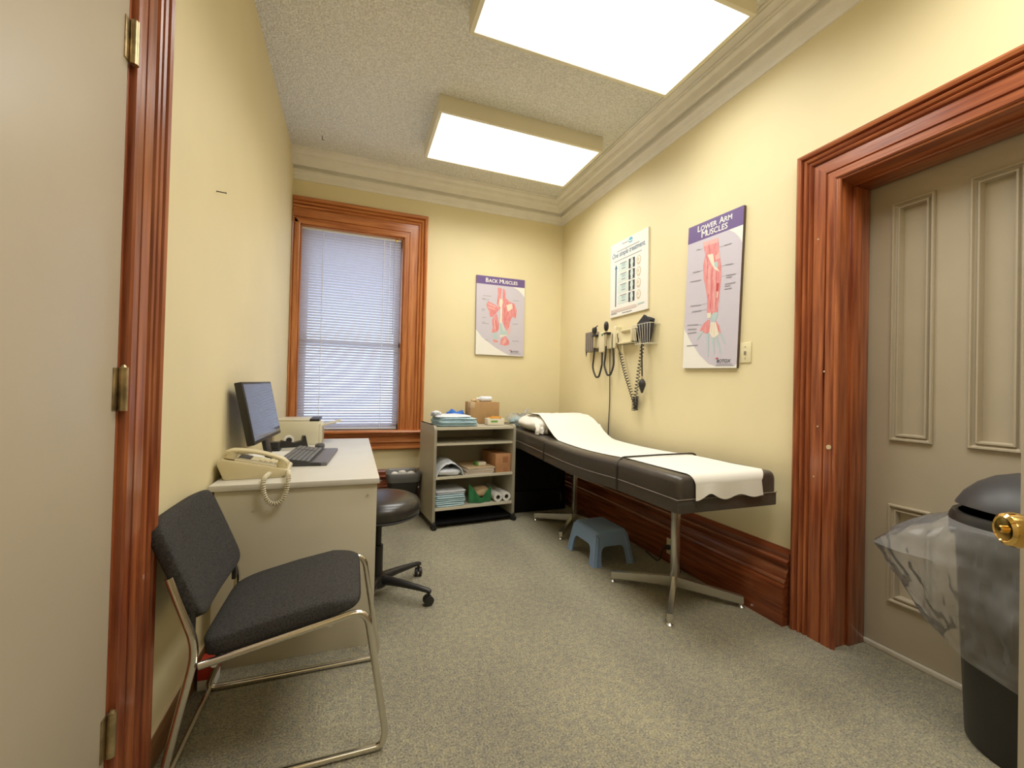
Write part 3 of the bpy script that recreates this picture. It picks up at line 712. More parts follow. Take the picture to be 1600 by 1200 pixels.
# ------------------------------------------------------------------ waste bin under the window
wb = thing('waste_bin', 'black rectangular waste bin with thin liner between stool and cart', 'bin', (0.448, 4.02, 0))
def rr(hx, hy, r, z, n=5):
    out = []
    for cx, cy, a0_ in ((hx-r, hy-r, 0), (-hx+r, hy-r, PI/2), (-hx+r, -hy+r, PI), (hx-r, -hy+r, 1.5*PI)):
        for k in range(n+1):
            a = a0_+PI/2*k/n; out.append(Vector((cx+r*math.cos(a), cy+r*math.sin(a), z)))
    return out
b_ = MB(); b_.loft([rr(0.098, 0.085, 0.03, 0.0), rr(0.103, 0.09, 0.03, 0.04), rr(0.148, 0.128, 0.045, 0.405), rr(0.138, 0.118, 0.04, 0.405), rr(0.095, 0.083, 0.03, 0.02)], cap=True)
part('body', b_, 'black', wb)
b_ = MB(); b_.loft([rr(0.143, 0.123, 0.045, 0.330), rr(0.150, 0.130, 0.045, 0.365), rr(0.155, 0.134, 0.045, 0.412), rr(0.147, 0.127, 0.045, 0.418), rr(0.135, 0.115, 0.04, 0.40), rr(0.12, 0.10, 0.04, 0.36)], cap=False)
part('liner', b_, 'baglid', wb, False, 60)
rd = random.Random(3)
for k in range(3):
    def crf(q, k=k): return q*(1+0.35*noise.noise(q*30+Vector((k*7, 0, 0))))
    c_ = MB().sup((0.448-0.070+0.070*k, 4.0+0.02*(k % 2), 0.385+0.010*(k == 1)), (0.072, 0.080, 0.055), 0.9, 0.9, 14, 9, fn=crf)
    one('crumpled_paper', c_, 'white', ('leftmost crumpled white paper in the waste bin under the window', 'crumpled white paper in the middle of the waste bin, slightly highest', 'rightmost crumpled white paper in the waste bin, nearest the cart')[k], 'paper', 'crumpled papers in the waste bin', 25)

# ------------------------------------------------------------------ utility cart
Mc = Matrix.Translation((0.645, 3.55, 0)) @ Matrix.Rotation(math.radians(5.7), 4, 'Z')
ct = thing('utility_cart', 'grey open-shelf rolling cart between window and exam table', 'cart', Mx=Mc)
CW, CD, CT = 0.765, 0.475, 0.872
def sidep(x0):
    r = 0.045; pts = [(0, 0.052), (CD, 0.052), (CD, CT)] + [(r-r*math.sin(a), CT-r+r*math.cos(a)) for a in [PI/2*k/6 for k in range(7)]]
    mb = MB(); mb.prism(pts, lambda y, z: (x0, y, z), lambda y, z: (x0+0.022, y, z)); return mb
def edgep(x0):
    r = 0.045; pts = [(0, 0.052), (0, CT-r)] + [(r-r*math.cos(a), CT-r+r*math.sin(a)) for a in [PI/2*k/6 for k in range(1, 7)]] + [(CD, CT)]
    t = bmesh.new(); A = [t.verts.new((x0-0.0008, y-0.0012, z)) for y, z in pts]; B = [t.verts.new((x0+0.0228, y-0.0012, z)) for y, z in pts]
    for k in range(len(pts)-1): t.faces.new((A[k], A[k+1], B[k+1], B[k]))
    bmesh.ops.solidify(t, geom=t.faces[:], thickness=0.0012)
    return MB()._add(t)
for x0 in (0, CW-0.022):
    p = part('side_panel', sidep(x0), 'cart', ct); part('edge_band', edgep(x0), 'cartedge', p)
SHZ = {'top': (0.832, 0.854, 0.006), 'tray': (0.698, 0.716, 0.02), 'mid': (0.414, 0.434, 0.006), 'low': (0.150, 0.172, 0.006)}
for k, (z0, z1, y0) in SHZ.items():
    s_ = part('shelf', MB().box((0.022, y0+0.0025, z0), (CW-0.022, CD-0.012, z1)), 'cart', ct)
    part('edge_band', MB().box((0.0225, y0, z0), (CW-0.0225, y0+0.0025, z1)), 'cartedge', s_)
part('back_panel', MB().box((0.022, CD-0.012, 0.172), (CW-0.022, CD, 0.832)), 'cart', ct)
part('under_cart_shade', MB().box((0.027, 0.004, 0.030), (CW-0.027, CD, 0.046), 0.002), 'matte', ct)  # black sheet standing in for the deep shade beneath the cart
for x0 in (0.011, CW-0.011):
    bar = part('foot_bar', MB().box((x0-0.014, -0.025, 0.034), (x0+0.014, CD+0.03, 0.052), 0.002), 'black', ct)
    for y0 in (-0.01, CD+0.015): part('caster', caster_bm((x0, y0, 0.0205), 0.3, 0.0205), 'black', bar)

def cart_pt(x, y, z): return Mc @ Vector((x, y, z))
def fold(lo, hi, layers=3, amp=0.004, seed=0, nx=10, ny=8):
    """folded cloth: soft stacked layers, slightly uneven edges (cart coordinates)"""
    mb = MB(); rn = random.Random(seed); dz = (hi[2]-lo[2])/layers
    for k in range(layers):
        o1, o2, o3, o4 = [rn.uniform(0, 0.010) for _ in range(4)]
        c = Vector(((lo[0]+hi[0])/2+(o1-o2)/2, (lo[1]+hi[1])/2+(o3-o4)/2, lo[2]+dz*(k+0.5)))
        def f(q, k=k): return Vector((q.x, q.y, q.z+amp*noise.noise(Vector((q.x*9, q.y*9, seed+k*3.1)))))
        mb.sup(c, (hi[0]-lo[0]-o1-o2, hi[1]-lo[1]-o3-o4, dz*1.02), 0.45, 0.16, 36, 8, M_=Mc, fn=f)
    return mb
tz = 0.858
one('folded_drape', fold((0.052, 0.045, tz), (0.43, 0.36, tz+0.024), 2, 0.003, 1), 'drape', 'pale blue folded drape at the bottom of the cart-top stack', 'drape', 'drapes on the cart top', 50)
one('folded_drape', fold((0.045, 0.04, tz+0.025), (0.42, 0.37, tz+0.049), 2, 0.003, 2), 'drape', 'pale blue folded drape second from the bottom on the cart top', 'drape', 'drapes on the cart top', 50)
one('folded_drape', fold((0.06, 0.05, tz+0.050), (0.41, 0.36, tz+0.070), 2, 0.004, 3), 'drape', 'pale blue folded drape just under the white one on the cart top', 'drape', 'drapes on the cart top', 50)
mb = fold((0.048, 0.06, tz+0.071), (0.36, 0.38, tz+0.092), 1, 0.006, 4)
def crump(amp, fr, seed):
    def f(q): return q*(1+amp*noise.noise(Vector((q.x*fr, q.y*fr, q.z*fr+seed))))
    return f
mb.sup((0.075, 0.22, tz+0.098), (0.07, 0.16, 0.05), 0.9, 0.9, 18, 10, M_=Mc, fn=crump(0.5, 28, 2))
one('folded_drape', mb, 'drapew', 'white folded drape with a crumpled corner topping the cart stack', 'drape', 'drapes on the cart top', 50)
one('blue_cloth_bundle', MB().sup((0.310, 0.415, tz+0.058), (0.20, 0.06, 0.114), 0.9, 0.9, 26, 14, M_=Mc, fn=crump(0.55, 24, 8)), 'bluemask', 'bright blue crumpled cloth behind the drapes on the cart top', 'cloth', None, 30)
cb = thing('cardboard_box', 'brown cardboard box standing at the back of the cart top', 'box', Mx=Mc @ Matrix.Translation((0.575, 0.375, tz)))
part('carton', MB().box((-0.145, -0.075, 0), (0.155, 0.075, 0.205), 0.002), 'card', cb)
part('box_flap', MB().box((-0.146, -0.076, 0.150), (-0.100, 0.0, 0.2055), 0.001), 'kraft', cb)
bt = thing('spray_bottle', 'clear pale bottle lying on top of the brown cardboard box', 'bottle', Mx=Mc @ Matrix.Translation((0.605, 0.375, tz+0.2325)))
part('bottle', MB().cyl((-0.05, 0, 0), (0.065, 0, 0), 0.026, n=18).cyl((-0.075, 0, 0), (-0.05, 0, 0), 0.010, 0.022, n=14), 'drapew', bt)
part('cap', MB().cyl((-0.092, 0, 0), (-0.075, 0, 0), 0.012, n=14), 'white', bt)
one('cotton_wad', MB().sup((0.490, 0.37, tz+0.219), (0.06, 0.06, 0.030), 0.8, 0.9, 16, 9, M_=Mc, fn=crump(0.4, 40, 3)), 'kraft', 'small tan and white wad beside the bottle on the cardboard box', 'wad')
yb = thing('glove_box', 'small white carton with orange and green bands on the cart top', 'box', Mx=Mc @ Matrix.Translation((0.615, 0.165, tz)) @ Matrix.Rotation(-0.08, 4, 'Z'))
part('carton', MB().box((-0.075, -0.05, 0), (0.085, 0.05, 0.060), 0.002), 'p_bone', yb)
part('green_band', MB().box((-0.045, -0.0508, 0.024), (0.020, 0.0508, 0.042)), 'greenb', yb)
part('orange_top', MB().box((-0.05, -0.045, 0.0600), (0.06, 0.048, 0.066), 0.002).tube([(-0.05, -0.05, 0.06), (-0.04, -0.05, 0.078), (0.045, -0.05, 0.078), (0.055, -0.05, 0.06)], 0.004, 6), 'orange', yb)
one('teal_pad', fold((0.66, 0.20, tz), (0.738, 0.36, tz+0.018), 2, 0.002, 9), 'teal', 'small teal folded pad at the right edge of the cart top', 'pad', None, 50)
bgm = thing('mask_bag', 'clear plastic bag of pale blue masks behind the left end of the pillow', 'bag', (1.54, 3.94, 0.824))
part('mask_bundle', MB().sup((0.0, 0.0, 0.050), (0.16, 0.11, 0.090), 0.9, 0.9, 24, 14, fn=crump(0.4, 26, 5)), 'drape', bgm, False, 40)
part('bag_film', MB().sup((0.01, 0.0, 0.062), (0.20, 0.14, 0.135), 1.0, 0.9, 30, 18, fn=crump(0.5, 22, 6)).grid(10, 8, lambda a, b_: (0.02+0.10*a, -0.04+0.08*b_+0.012*math.sin(9*a), 0.085+0.075*a+0.02*math.sin(9*b_)*a), 0.001), 'bag', bgm, False, 30)
# middle shelf
mz = 0.4345
mb = MB()
def gown(a, b_):
    x = 0.030+0.245*a; y = 0.015+0.40*b_
    h = 0.115*max(0, math.sin(PI*min(1, max(0, a))))**0.6*(0.75+0.35*math.sin(2.2*b_+0.6))+0.012*noise.noise(Vector((a*6, b_*5, 1)))
    return Mc @ Vector((x, y, mz+0.004+max(0.0, h)))
mb.grid(18, 14, gown, 0.006)
mb.sup((0.15, 0.10, mz+0.030), (0.23, 0.16, 0.055), 0.6, 0.5, 24, 10, M_=Mc, fn=crump(0.2, 18, 2))
one('folded_gown', mb, 'drapew', 'loosely folded white gown at the left of the cart middle shelf', 'cloth', None, 50)
fc = ('pink', 'kraft', 'pink', 'kraft')
FL = ('off-white paper folder at the bottom of the middle-shelf pile', 'tan paper folder second from the bottom of the middle-shelf pile', 'off-white paper folder second from the top of the middle-shelf pile', 'tan paper folder topping the pile beside the folded gown')
for k in range(4):
    z = mz+0.0005+k*0.0145
    f_ = thing('paper_folder', FL[k], 'folder', Mx=Mc @ Matrix.Translation((0.432+0.006*(k % 2), 0.195, z)) @ Matrix.Rotation(0.03*(k-1.5), 4, 'Z'), group='folders on the cart middle shelf')
    part('cover', MB().box((-0.135, -0.175, 0.0), (0.135, 0.175, 0.002)).box((-0.135, -0.175, 0.0115), (0.130, 0.17, 0.0135)), fc[k], f_)
    part('sheets', MB().box((-0.128, -0.170, 0.002), (0.130, 0.168, 0.0115)), 'white', f_)
gb = thing('green_white_box', 'small green and white box lying on the paper folders', 'box', Mx=Mc @ Matrix.Translation((0.475, 0.145, mz+0.0585)))
part('carton', MB().box((-0.048, -0.035, 0), (0.048, 0.035, 0.028), 0.001), 'p_bone', gb)
part('green_end', MB().box((-0.0488, -0.0355, 0), (-0.026, 0.0355, 0.0285), 0.001), 'greenb', gb)
oc = thing('orange_carton', 'orange-brown cardboard carton at the right of the middle shelf', 'box', Mx=Mc @ Matrix.Translation((0.663, 0.205, mz+0.0005)))
part('carton', MB().box((-0.078, -0.17, 0), (0.074, 0.17, 0.165), 0.003), 'card2', oc)
part('label', MB().box((-0.008, -0.1712, 0.085), (0.044, -0.17, 0.140)).box((0.0, -0.1712, 0.004), (0.040, -0.17, 0.035)), 'tapeb', oc)
# bottom shelf
lz = 0.1725
BLb = ('pale blue folded drape at the very bottom of the lower-shelf stack', 'pale blue folded drape second from the bottom on the lower shelf', 'pale blue folded drape second from the top on the lower shelf', 'pale blue folded drape topping the stack on the cart lower shelf')
for k in range(4):
    one('folded_drape', fold((0.030, 0.012+0.004*k, lz+0.0335*k), (0.305+0.012*(k % 2), 0.35, lz+0.033+0.0335*k), 2, 0.004, 20+k), 'drape' if k < 3 else 'drapew', BLb[k], 'drape', 'drapes on the cart lower shelf', 50)
gm = MB().sup((0.455, 0.17, lz+0.058), (0.17, 0.20, 0.115), 0.8, 0.8, 24, 14, M_=Mc, fn=crump(0.35, 16, 4))
gr = thing('green_bag', 'green plastic bag holding a brown bundle on the cart lower shelf', 'bag', Mx=Mc @ Matrix.Translation((0.445, 0.15, lz)))
part('bundle', MB().sup((0.03, 0, 0.080), (0.15, 0.18, 0.09), 0.8, 0.8, 22, 12, fn=crump(0.3, 16, 4)), 'kraft', gr, False, 40)
part('bag_front', MB().grid(14, 8, lambda a, b_: (-0.10+0.21*a, -0.085-0.03*math.sin(PI*a)+0.01*math.sin(11*a), 0.004+(0.17-0.40*a+0.36*a*a+0.018*math.sin(9*a))*b_), 0.002), 'green', gr, False, 40)
for k, (x, lab) in enumerate(((0.612, 'white paper roll on the cart lower shelf, the left of the pair'), (0.696, 'white paper roll on the cart lower shelf, the right of the pair'))):
    rl = thing('paper_roll', lab, 'paper roll', Mx=Mc @ Matrix.Translation((x, 0.02, lz+0.0412)), group='paper rolls on the cart')
    mb = MB(); Rr = Matrix.Rotation(-PI/2, 4, 'X')
    mb.lathe([(0.018, 0), (0.0405, 0), (0.0405, 0.42), (0.018, 0.42)], n=26, M_=Rr); part('paper', mb, 'white', rl)
    part('core', MB().lathe([(0, 0.02), (0.015, 0.02), (0.018, 0.0), (0.0188, 0.0), (0.0188, 0.42), (0, 0.42)], n=20, M_=Rr), 'core', rl)

# ------------------------------------------------------------------ exam table
TX0, TX1, TY0, TY1 = 1.452, 2.105, 1.600, 4.03
tb = thing('exam_table', 'dark vinyl padded examination table on steel pedestal legs by the right wall', 'exam table', ((TX0+TX1)/2, 2.75, 0))
def sag(y):
    if y < 2.1: return 0.0
    if y < 3.12: return -0.016*math.sin(PI*(y-2.1)/1.02)
    return 0.020*min(1, (y-3.12)/0.5)
def section(y, z0, z1, r, ins=0.0, bow=0.0):
    a, b_ = TX0+ins, TX1-ins; pts = []
    def arc(cx, cz, a0_, rr_):
        for k in range(6):
            t = a0_+PI/2*k/5; pts.append(Vector((cx+rr_*math.cos(t), y, cz+rr_*math.sin(t)+sag(y))))
    arc(b_-r, z1-r-ins*0.8, 0, r); arc(a+r, z1-r-ins*0.8, PI/2, r); arc(a+0.006, z0+0.006, PI, 0.006); arc(b_-0.006, z0+0.006, 1.5*PI, 0.006)
    return pts
def padmesh(ya, yb, z0, z1, r, endr=0.03):
    ys = [ya+endr*(1-math.cos(t)) for t in (0, 0.5, 0.9, 1.25, PI/2)] + [ya+endr+(yb-ya-2*endr)*k/24 for k in range(1, 24)] + [yb-endr*(1-math.cos(t)) for t in (PI/2, 1.25, 0.9, 0.5, 0)]
    R = []
    for y in ys:
        dd = min(y-ya, yb-y); ins = endr*(1-math.sqrt(max(0, 1-(1-min(1, dd/endr))**2)))*0.8
        R.append(section(y, z0, z1, r, ins))
    return MB().loft(R)
part('frame_box', padmesh(TY0+0.002, TY1, 0.622, 0.688, 0.006, 0.004), 'tvinyl', tb, True, 50)
part('cushion', padmesh(TY0, TY1, 0.690, 0.800, 0.034, 0.034), 'tvinyl', tb, True, 60)
pip = MB().tube([(TX0-0.001, TY1-0.02, 0.689+sag(TY1))] + [(TX0-0.001, TY1+(TY0-TY1)*k/30, 0.689+sag(TY1+(TY0-TY1)*k/30)) for k in range(1, 31)] + [(TX1, TY0-0.001, 0.689)], 0.0024, 6)
part('piping', pip, 'diagg', tb, True)
def strap(y, over):
    zt = 0.803+sag(y)+over
    return MB().tube(round_path([(TX0-0.003, y, 0.70), (TX0-0.003, y, 0.775+sag(y)), (TX0+0.035, y+0.012, zt), (1.78, y+0.03, zt+0.002), (TX1-0.035, y+0.05, zt), (TX1+0.003, y+0.05, 0.77+sag(y)), (TX1+0.003, y+0.03, 0.618), (TX0-0.003, y, 0.616), (TX0-0.003, y, 0.71)], 0.03, 4), 0.0055, 7)
part('strap', strap(2.095, 0.0085), 'rubber', tb, True, 60)
part('strap', strap(3.11, -0.004), 'rubber', tb, True, 60)
for cx, cy, pw in ((1.82, 2.02, 0.040), (1.85, 3.30, 0.036)):
    p = part('pedestal', MB().box((cx-pw/2, cy-pw/2, 0.04), (cx+pw/2, cy+pw/2, 0.622), 0.004), 'steel', tb, True)
    for fx, fy in ((cx-0.272, cy-0.27), (cx-0.265, cy+0.262), (cx+0.262, cy-0.25), (cx+0.255, cy+0.25)):
        fx = min(fx, 2.088)
        dv = Vector((fx-cx, fy-cy, 0)); L_ = dv.length; dv.normalize(); nv = Vector((-dv.y, dv.x, 0))
        R = []
        for t, z0, z1 in ((0.0, 0.052, 0.110), (0.5, 0.040, 0.088), (0.97, 0.026, 0.066), (1.0, 0.028, 0.064)):
            c = Vector((cx, cy, 0))+dv*L_*t
            R.append([c+nv*0.014+Vector((0, 0, z0)), c-nv*0.014+Vector((0, 0, z0)), c-nv*0.014+Vector((0, 0, z1)), c+nv*0.014+Vector((0, 0, z1))])
        a_ = part('foot_arm', MB().loft(R), 'steel', p, True)
        part('foot_glide', MB().lathe([(0, 0), (0.018, 0), (0.019, 0.006), (0.010, 0.014), (0.009, 0.034), (0, 0.034)], (fx-dv.x*0.012, fy-dv.y*0.012, 0), 16), 'steel', p, True)

# pillow and paper
PC = Vector((1.785, 3.56, 0.882))
PLX, PLY, PLZ = 0.330, 0.300, 0.090
def pil(q):
    ex_ = abs(q.x)/PLX
    q = Vector((q.x, q.y*(1-0.10*ex_**4), q.z*(1-0.45*ex_**5)))
    q.z += 0.010*noise.noise(q*8+Vector((3, 1, 2)))+0.005*noise.noise(q*24)
    return q
pl = thing('pillow', 'plump white pillow at the head of the exam table', 'pillow', (PC.x, PC.y, 0.815))
part('pillowcase', MB().sup((0, 0, PC.z-0.815), (PLX*2, PLY*2, PLZ*2), 0.75, 0.50, 60, 30, fn=pil), 'pillow', pl, False, 70)
def foldend(c, size, seed):
    def f(q):
        k = 0.30*noise.noise(Vector((q.x*14, q.y*14, q.z*9+seed)))+0.22*abs(noise.noise(Vector((q.x*34, q.y*30, q.z*12+seed))))
        return Vector((q.x*(1+k), q.y*(1+k), q.z*(1+k*0.7)))
    return MB().sup(c, size, 0.75, 0.8, 40, 26, fn=f)
def tri(x): return abs((x % 1.0)*2-1)
def pleat(x0, x1, zt, y0, n, ph):
    return MB().grid(30, 12, lambda a, b_: (x0+(x1-x0)*a+0.012*b_*(a-0.5)+0.006*tri(b_*2+a), y0-0.085*b_*(1-b_)-0.020*b_-0.030*tri(a*n+ph+0.25*b_)*(0.25+b_), zt-(zt-0.812)*b_+0.016*tri(a*n*0.7+ph)*(b_-0.3)), 0.003)
part('case_end', pleat(1.462, 1.560, 0.905, 3.345, 2.6, 0.2), 'pillow', pl, True, 20)
part('case_end', pleat(2.045, 2.118, 0.895, 3.355, 2.2, 0.6), 'pillow', pl, True, 20)

def psurf(x, y):
    z0 = 0.8045+sag(y); z = z0
    yy = (PC.y-y)
    top = PC.z+PLZ*(1-0.06*(abs(x-PC.x)/PLX)**4)+0.006
    if y > 2.95:
        if yy > 0:                              # the sheet slopes gently up onto the pillow
            t = max(0.0, min(1.0, (y-2.98)/(PC.y-0.10-2.98))); t = t*t*(3-2*t)
            ell_ = PC.z+PLZ*max(0, 1-(min(1, yy/PLY))**1.9)**0.72+0.007 if yy < PLY else z0
            z = max(z0+(top-z0)*t, ell_)
        else:
            q_ = min(1, -yy/PLY); z = PC.z+PLZ*max(0, 1-q_**1.9)**0.72+0.007
        z += (0.008*noise.noise(Vector((x*7, y*6, 2)))+0.007*abs(noise.noise(Vector((x*15, y*9, 5)))))*min(1, (y-2.95)/0.2)
    return z+0.0012*noise.noise(Vector((x*9, y*5, 4)))
def paperf(a, b_):
    # a across, b along: 0 = torn front edge hanging down, 1 = behind the pillow top
    drop = 0.058+0.030*a+0.012*math.sin(5.2*a+0.6)+0.007*math.sin(17*a)-0.03*math.exp(-((a-0.18)/0.10)**2)+0.012*math.exp(-(a/0.05)**2)
    xl, xr = 1.530, 2.035
    if b_ < 0.10:
        t = b_/0.10; z = 0.760-drop*(1-t); y = TY0-0.011-0.006*(1-t)-0.005*math.sin(9*a)*(1-t)
        x = xl+0.018+(xr-0.055-xl-0.018)*a+0.008*(1-t)*(a-0.5)
        return (x, y, z)
    if b_ < 0.20:
        t = (b_-0.10)/0.10; an = PI-PI/2*t
        y = TY0+0.038+0.049*math.cos(an); z = 0.758+0.049*math.sin(an)
        x = xl+0.018*(1-t)+(xr-0.055*(1-t)-xl-0.018*(1-t))*a
        return (x, y, z)
    t = (b_-0.20)/0.80; y = TY0+0.038+(3.70-TY0-0.038)*t
    s = min(1, t*12); x = xl+(xr-xl)*a+(0.01*math.sin(3*y))*(a-0.5)*s
    return (x, y, psurf(x, y)+0.0026*(1-s))
one('exam_paper', MB().grid(30, 130, paperf, 0.0012), 'paper', 'white paper sheet running down the exam table with torn hanging end', 'paper', None, 70)

# dark case under the head of the table
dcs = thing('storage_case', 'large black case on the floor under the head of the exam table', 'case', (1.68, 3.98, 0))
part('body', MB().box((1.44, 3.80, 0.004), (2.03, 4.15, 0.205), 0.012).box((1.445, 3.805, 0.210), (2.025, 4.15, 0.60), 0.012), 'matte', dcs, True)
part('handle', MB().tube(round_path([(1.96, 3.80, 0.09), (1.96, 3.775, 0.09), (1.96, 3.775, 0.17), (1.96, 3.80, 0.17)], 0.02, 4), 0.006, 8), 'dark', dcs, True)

# ------------------------------------------------------------------ blue step stool
ss = thing('step_stool', 'slate blue plastic step stool on the carpet beside the exam table', 'step stool', (1.712, 2.672, 0))
fx, fy, tx, ty, zt = 0.162, 0.194, 0.128, 0.156, 0.205
def at_(sx_, sy_, z, off=0.0):
    t = z/zt; return Vector((sx_*(fx+(tx-fx)*t-off), sy_*(fy+(ty-fy)*t-off), z))
def wall_side(axis, s, inner):
    """one flared side with an arched cut-out between its two legs"""
    hw = (lambda z: (fy+(ty-fy)*z/zt)) if axis == 'x' else (lambda z: (fx+(tx-fx)*z/zt))
    lw = 0.070 if axis == 'x' else 0.060
    zc = 0.128
    L_ = lambda z: hw(z)-lw+0.02*z/zt
    pts = [(-hw(0), 0), (-L_(0), 0)]
    n = 10
    pts += [(-L_(zc-0.04), zc-0.04)] + [(-L_(zc)+0.04*(1-math.cos(a)), zc-0.04+0.04*math.sin(a)) for a in [PI/2*k/6 for k in range(1, 7)]]
    pts += [(-p[0], p[1]) for p in pts[::-1]]
    pts += [(hw(zt), zt), (-hw(zt), zt)]
    def f(off):
        def g_(u, z):
            k = (fx+(tx-fx)*z/zt if axis == 'x' else fy+(ty-fy)*z/zt)-off
            uu = max(-hw(z)+off*0.9, min(hw(z)-off*0.9, u))
            return Vector((s*k, uu, z)) if axis == 'x' else Vector((uu, s*k, z))
        return g_
    mb = MB(); mb.prism(pts, f(0), f(0.010)); return mb
body = MB()
for axis in 'xy':
    for s in (-1, 1):
        o_ = wall_side(axis, s, 0); me_ = bpy.data.meshes.new('t'); o_.bm.to_mesh(me_); body.bm.from_mesh(me_); bpy.data.meshes.remove(me_); o_.bm.free()
part('legs_skirt', body, 'blue', ss)
part('tread', MB().loft([rr(tx+0.001, ty+0.001, 0.03, 0.185), rr(tx, ty, 0.03, 0.210), rr(tx-0.006, ty-0.006, 0.03, 0.222), rr(tx-0.018, ty-0.018, 0.025, 0.228)]), 'blue', ss, False, 50)
for sx_ in (-1, 1):
    for sy_ in (-1, 1):
        R = []
        for z in (0.0, 0.006, 0.10, 0.19):
            t = z/zt; cxx, cyy = sx_*(fx+(tx-fx)*t-0.020), sy_*(fy+(ty-fy)*t-0.020)
            R.append([Vector((cxx+0.024*math.cos(a), cyy+0.024*math.sin(a), z)) for a in [2*PI*k/14 for k in range(14)]])
        part('leg', MB().loft(R), 'blue', ss, False, 60)

# outlet low in the right skirting
ou = thing('power_outlet', 'cream power outlet with black plug low in the wooden skirting', 'outlet', (2.108, 2.385, 0.118))
part('plate', MB().box((2.1015, 2.345, 0.066), (2.110, 2.420, 0.172), 0.002), 'plate', ou, True)
part('plug', MB().box((2.070, 2.368, 0.105), (2.102, 2.398, 0.135), 0.006), 'black', ou, True)
part('power_cord', MB().tube(smooth_path([(2.075, 2.383, 0.118), (2.045, 2.395, 0.105), (2.04, 2.41, 0.04), (2.05, 2.46, 0.006), (2.085, 2.62, 0.006)], 6), 0.004, 6), 'black', ou, True)

# ------------------------------------------------------------------ wall diagnostic set
XW = XR
dg = thing('diagnostic_wall_unit', 'cream wall-mounted diagnostic unit with two coiled black handle cords', 'medical device', (XW, 3.35, 1.64))
part('housing', MB().box((2.118, 3.302, 1.552), (XW, 3.392, 1.735), 0.008, 3).box((2.130, 3.392, 1.60), (XW, 3.478, 1.725), 0.006).box((2.135, 3.215, 1.58), (XW, 3.302, 1.722), 0.006).box((2.120, 3.128, 1.575), (XW, 3.172, 1.765), 0.007, 3), 'diag', dg, True)
sc_ = part('specula_case', MB().box((2.120, 3.487, 1.572), (XW, 3.632, 1.762), 0.005), 'diagg', dg, True)
mb = MB()
for k in range(4): mb.cyl((2.116, 3.508+0.035*k, 1.578), (2.116, 3.508+0.035*k, 1.758), 0.010, n=10)
part('dispenser_rib', mb, 'diagg', sc_, True)
part('dispenser_tip', MB().cyl((2.118, 3.610, 1.575), (2.118, 3.612, 1.525), 0.008, 0.002, n=10), 'black', sc_, True)
for y in (3.450, 3.256): part('cradle', MB().box((2.098, y-0.036, 1.705), (2.14, y+0.036, 1.724), 0.005), 'black', dg, True)
part('green_mark', MB().box((2.1165, 3.325, 1.700), (2.1185, 3.345, 1.722)), 'green', dg, True)
for (ya, za, yb_, zb, yc) in ((3.452, 1.605, 3.352, 1.560, 3.405), (3.257, 1.60, 3.180, 1.70, 3.215)):
    zl = 1.325 if ya > 3.3 else 1.340
    pth = smooth_path([(2.112, ya, za), (2.112, ya+0.012, za-0.10), (2.114, ya+0.025, zl+0.09), (2.116, yc+0.028, zl+0.012), (2.118, yc, zl), (2.12, yc-0.030, zl+0.014), (2.124, yc-0.062, zl+0.10), (2.128, yb_-0.008, zb-0.10), (2.132, yb_, zb)], 8)
    part('handle_cord', MB().tube(pth, 0.0085, 8), 'rubber', dg, True, 70)
part('power_cord', MB().tube(smooth_path([(2.165, 3.275, 1.585), (2.166, 3.272, 1.36), (2.168, 3.268, 1.10), (2.168, 3.278, 0.90), (2.160, 3.27, 0.70), (2.150, 3.28, 0.45)], 6), 0.0045, 6), 'rubber', dg, True)
for nm, y, lab, hd_ in (('ophthalmoscope', 3.450, 'black-headed silver ophthalmoscope in the left cradle of the wall unit', 0), ('otoscope', 3.256, 'silver otoscope with oval black head in the right cradle', 1)):
    t = thing(nm, lab, 'medical tool', (2.108, y, 1.60))
    part('handle', MB().cyl((2.108, y, 1.60), (2.108, y, 1.705), 0.0105, n=14).cyl((2.108, y, 1.705), (2.108, y, 1.735), 0.0085, n=12), 'chrome', t, True)
    if hd_: part('head', MB().sup((2.108, y, 1.778), (0.044, 0.044, 0.090), 0.9, 1.0, 16, 10), 'black', t, True)
    else: part('head', MB().sup((2.106, y, 1.765), (0.045, 0.055, 0.058), 0.8, 0.9, 16, 10).cyl((2.10, y-0.02, 1.785), (2.085, y-0.085, 1.795), 0.007, 0.004, n=8).cyl((2.108, y, 1.705), (2.108, y, 1.74), 0.016, 0.011, n=12), 'black', t, True)
gz = thing('pressure_gauge_mount', 'cream hollow wall bracket with dark coiled hose, beside the wire basket', 'medical device', (XW, 2.985, 1.66))
mb = MB()
y0, y1, z0, z1 = 2.880, 3.100, 1.600, 1.722
mb.box((2.105, y0, z0), (XW, y0+0.014, z1), 0.003).box((2.105, y1-0.03, z0), (XW, y1, z1), 0.004).box((2.105, y0, z0), (XW, y1, z0+0.016), 0.004).box((2.125, y0, z1-0.014), (XW, y1, z1), 0.004).box((2.15, y0, z0), (XW, y1, z1), 0.002)
mb.grid(10, 8, lambda a, b_: (2.148-0.032*(2*a-1)**4, y0+0.012+(y1-y0-0.04)*a, z0+0.014+(z1-z0-0.026)*b_))
part('bracket', mb, 'diag', gz, True)
hp = smooth_path([(2.125, 3.085, 1.715), (2.100, 3.070, 1.68), (2.104, 3.062, 1.63), (2.118, 3.085, 1.575), (2.13, 3.06, 1.52)], 6)
part('hose', MB().tube(hp, 0.004, 6), 'rubber', gz, True)
cp = smooth_path([(2.13, 3.065, 1.53), (2.135, 3.00, 1.36), (2.14, 2.92, 1.20), (2.142, 2.875, 1.11), (2.142, 2.858, 1.055)], 12)
cp2 = smooth_path([(2.135, 2.858, 1.055), (2.13, 2.850, 1.12), (2.13, 2.838, 1.20), (2.125, 2.805, 1.36), (2.12, 2.768, 1.50), (2.118, 2.757, 1.57)], 12)
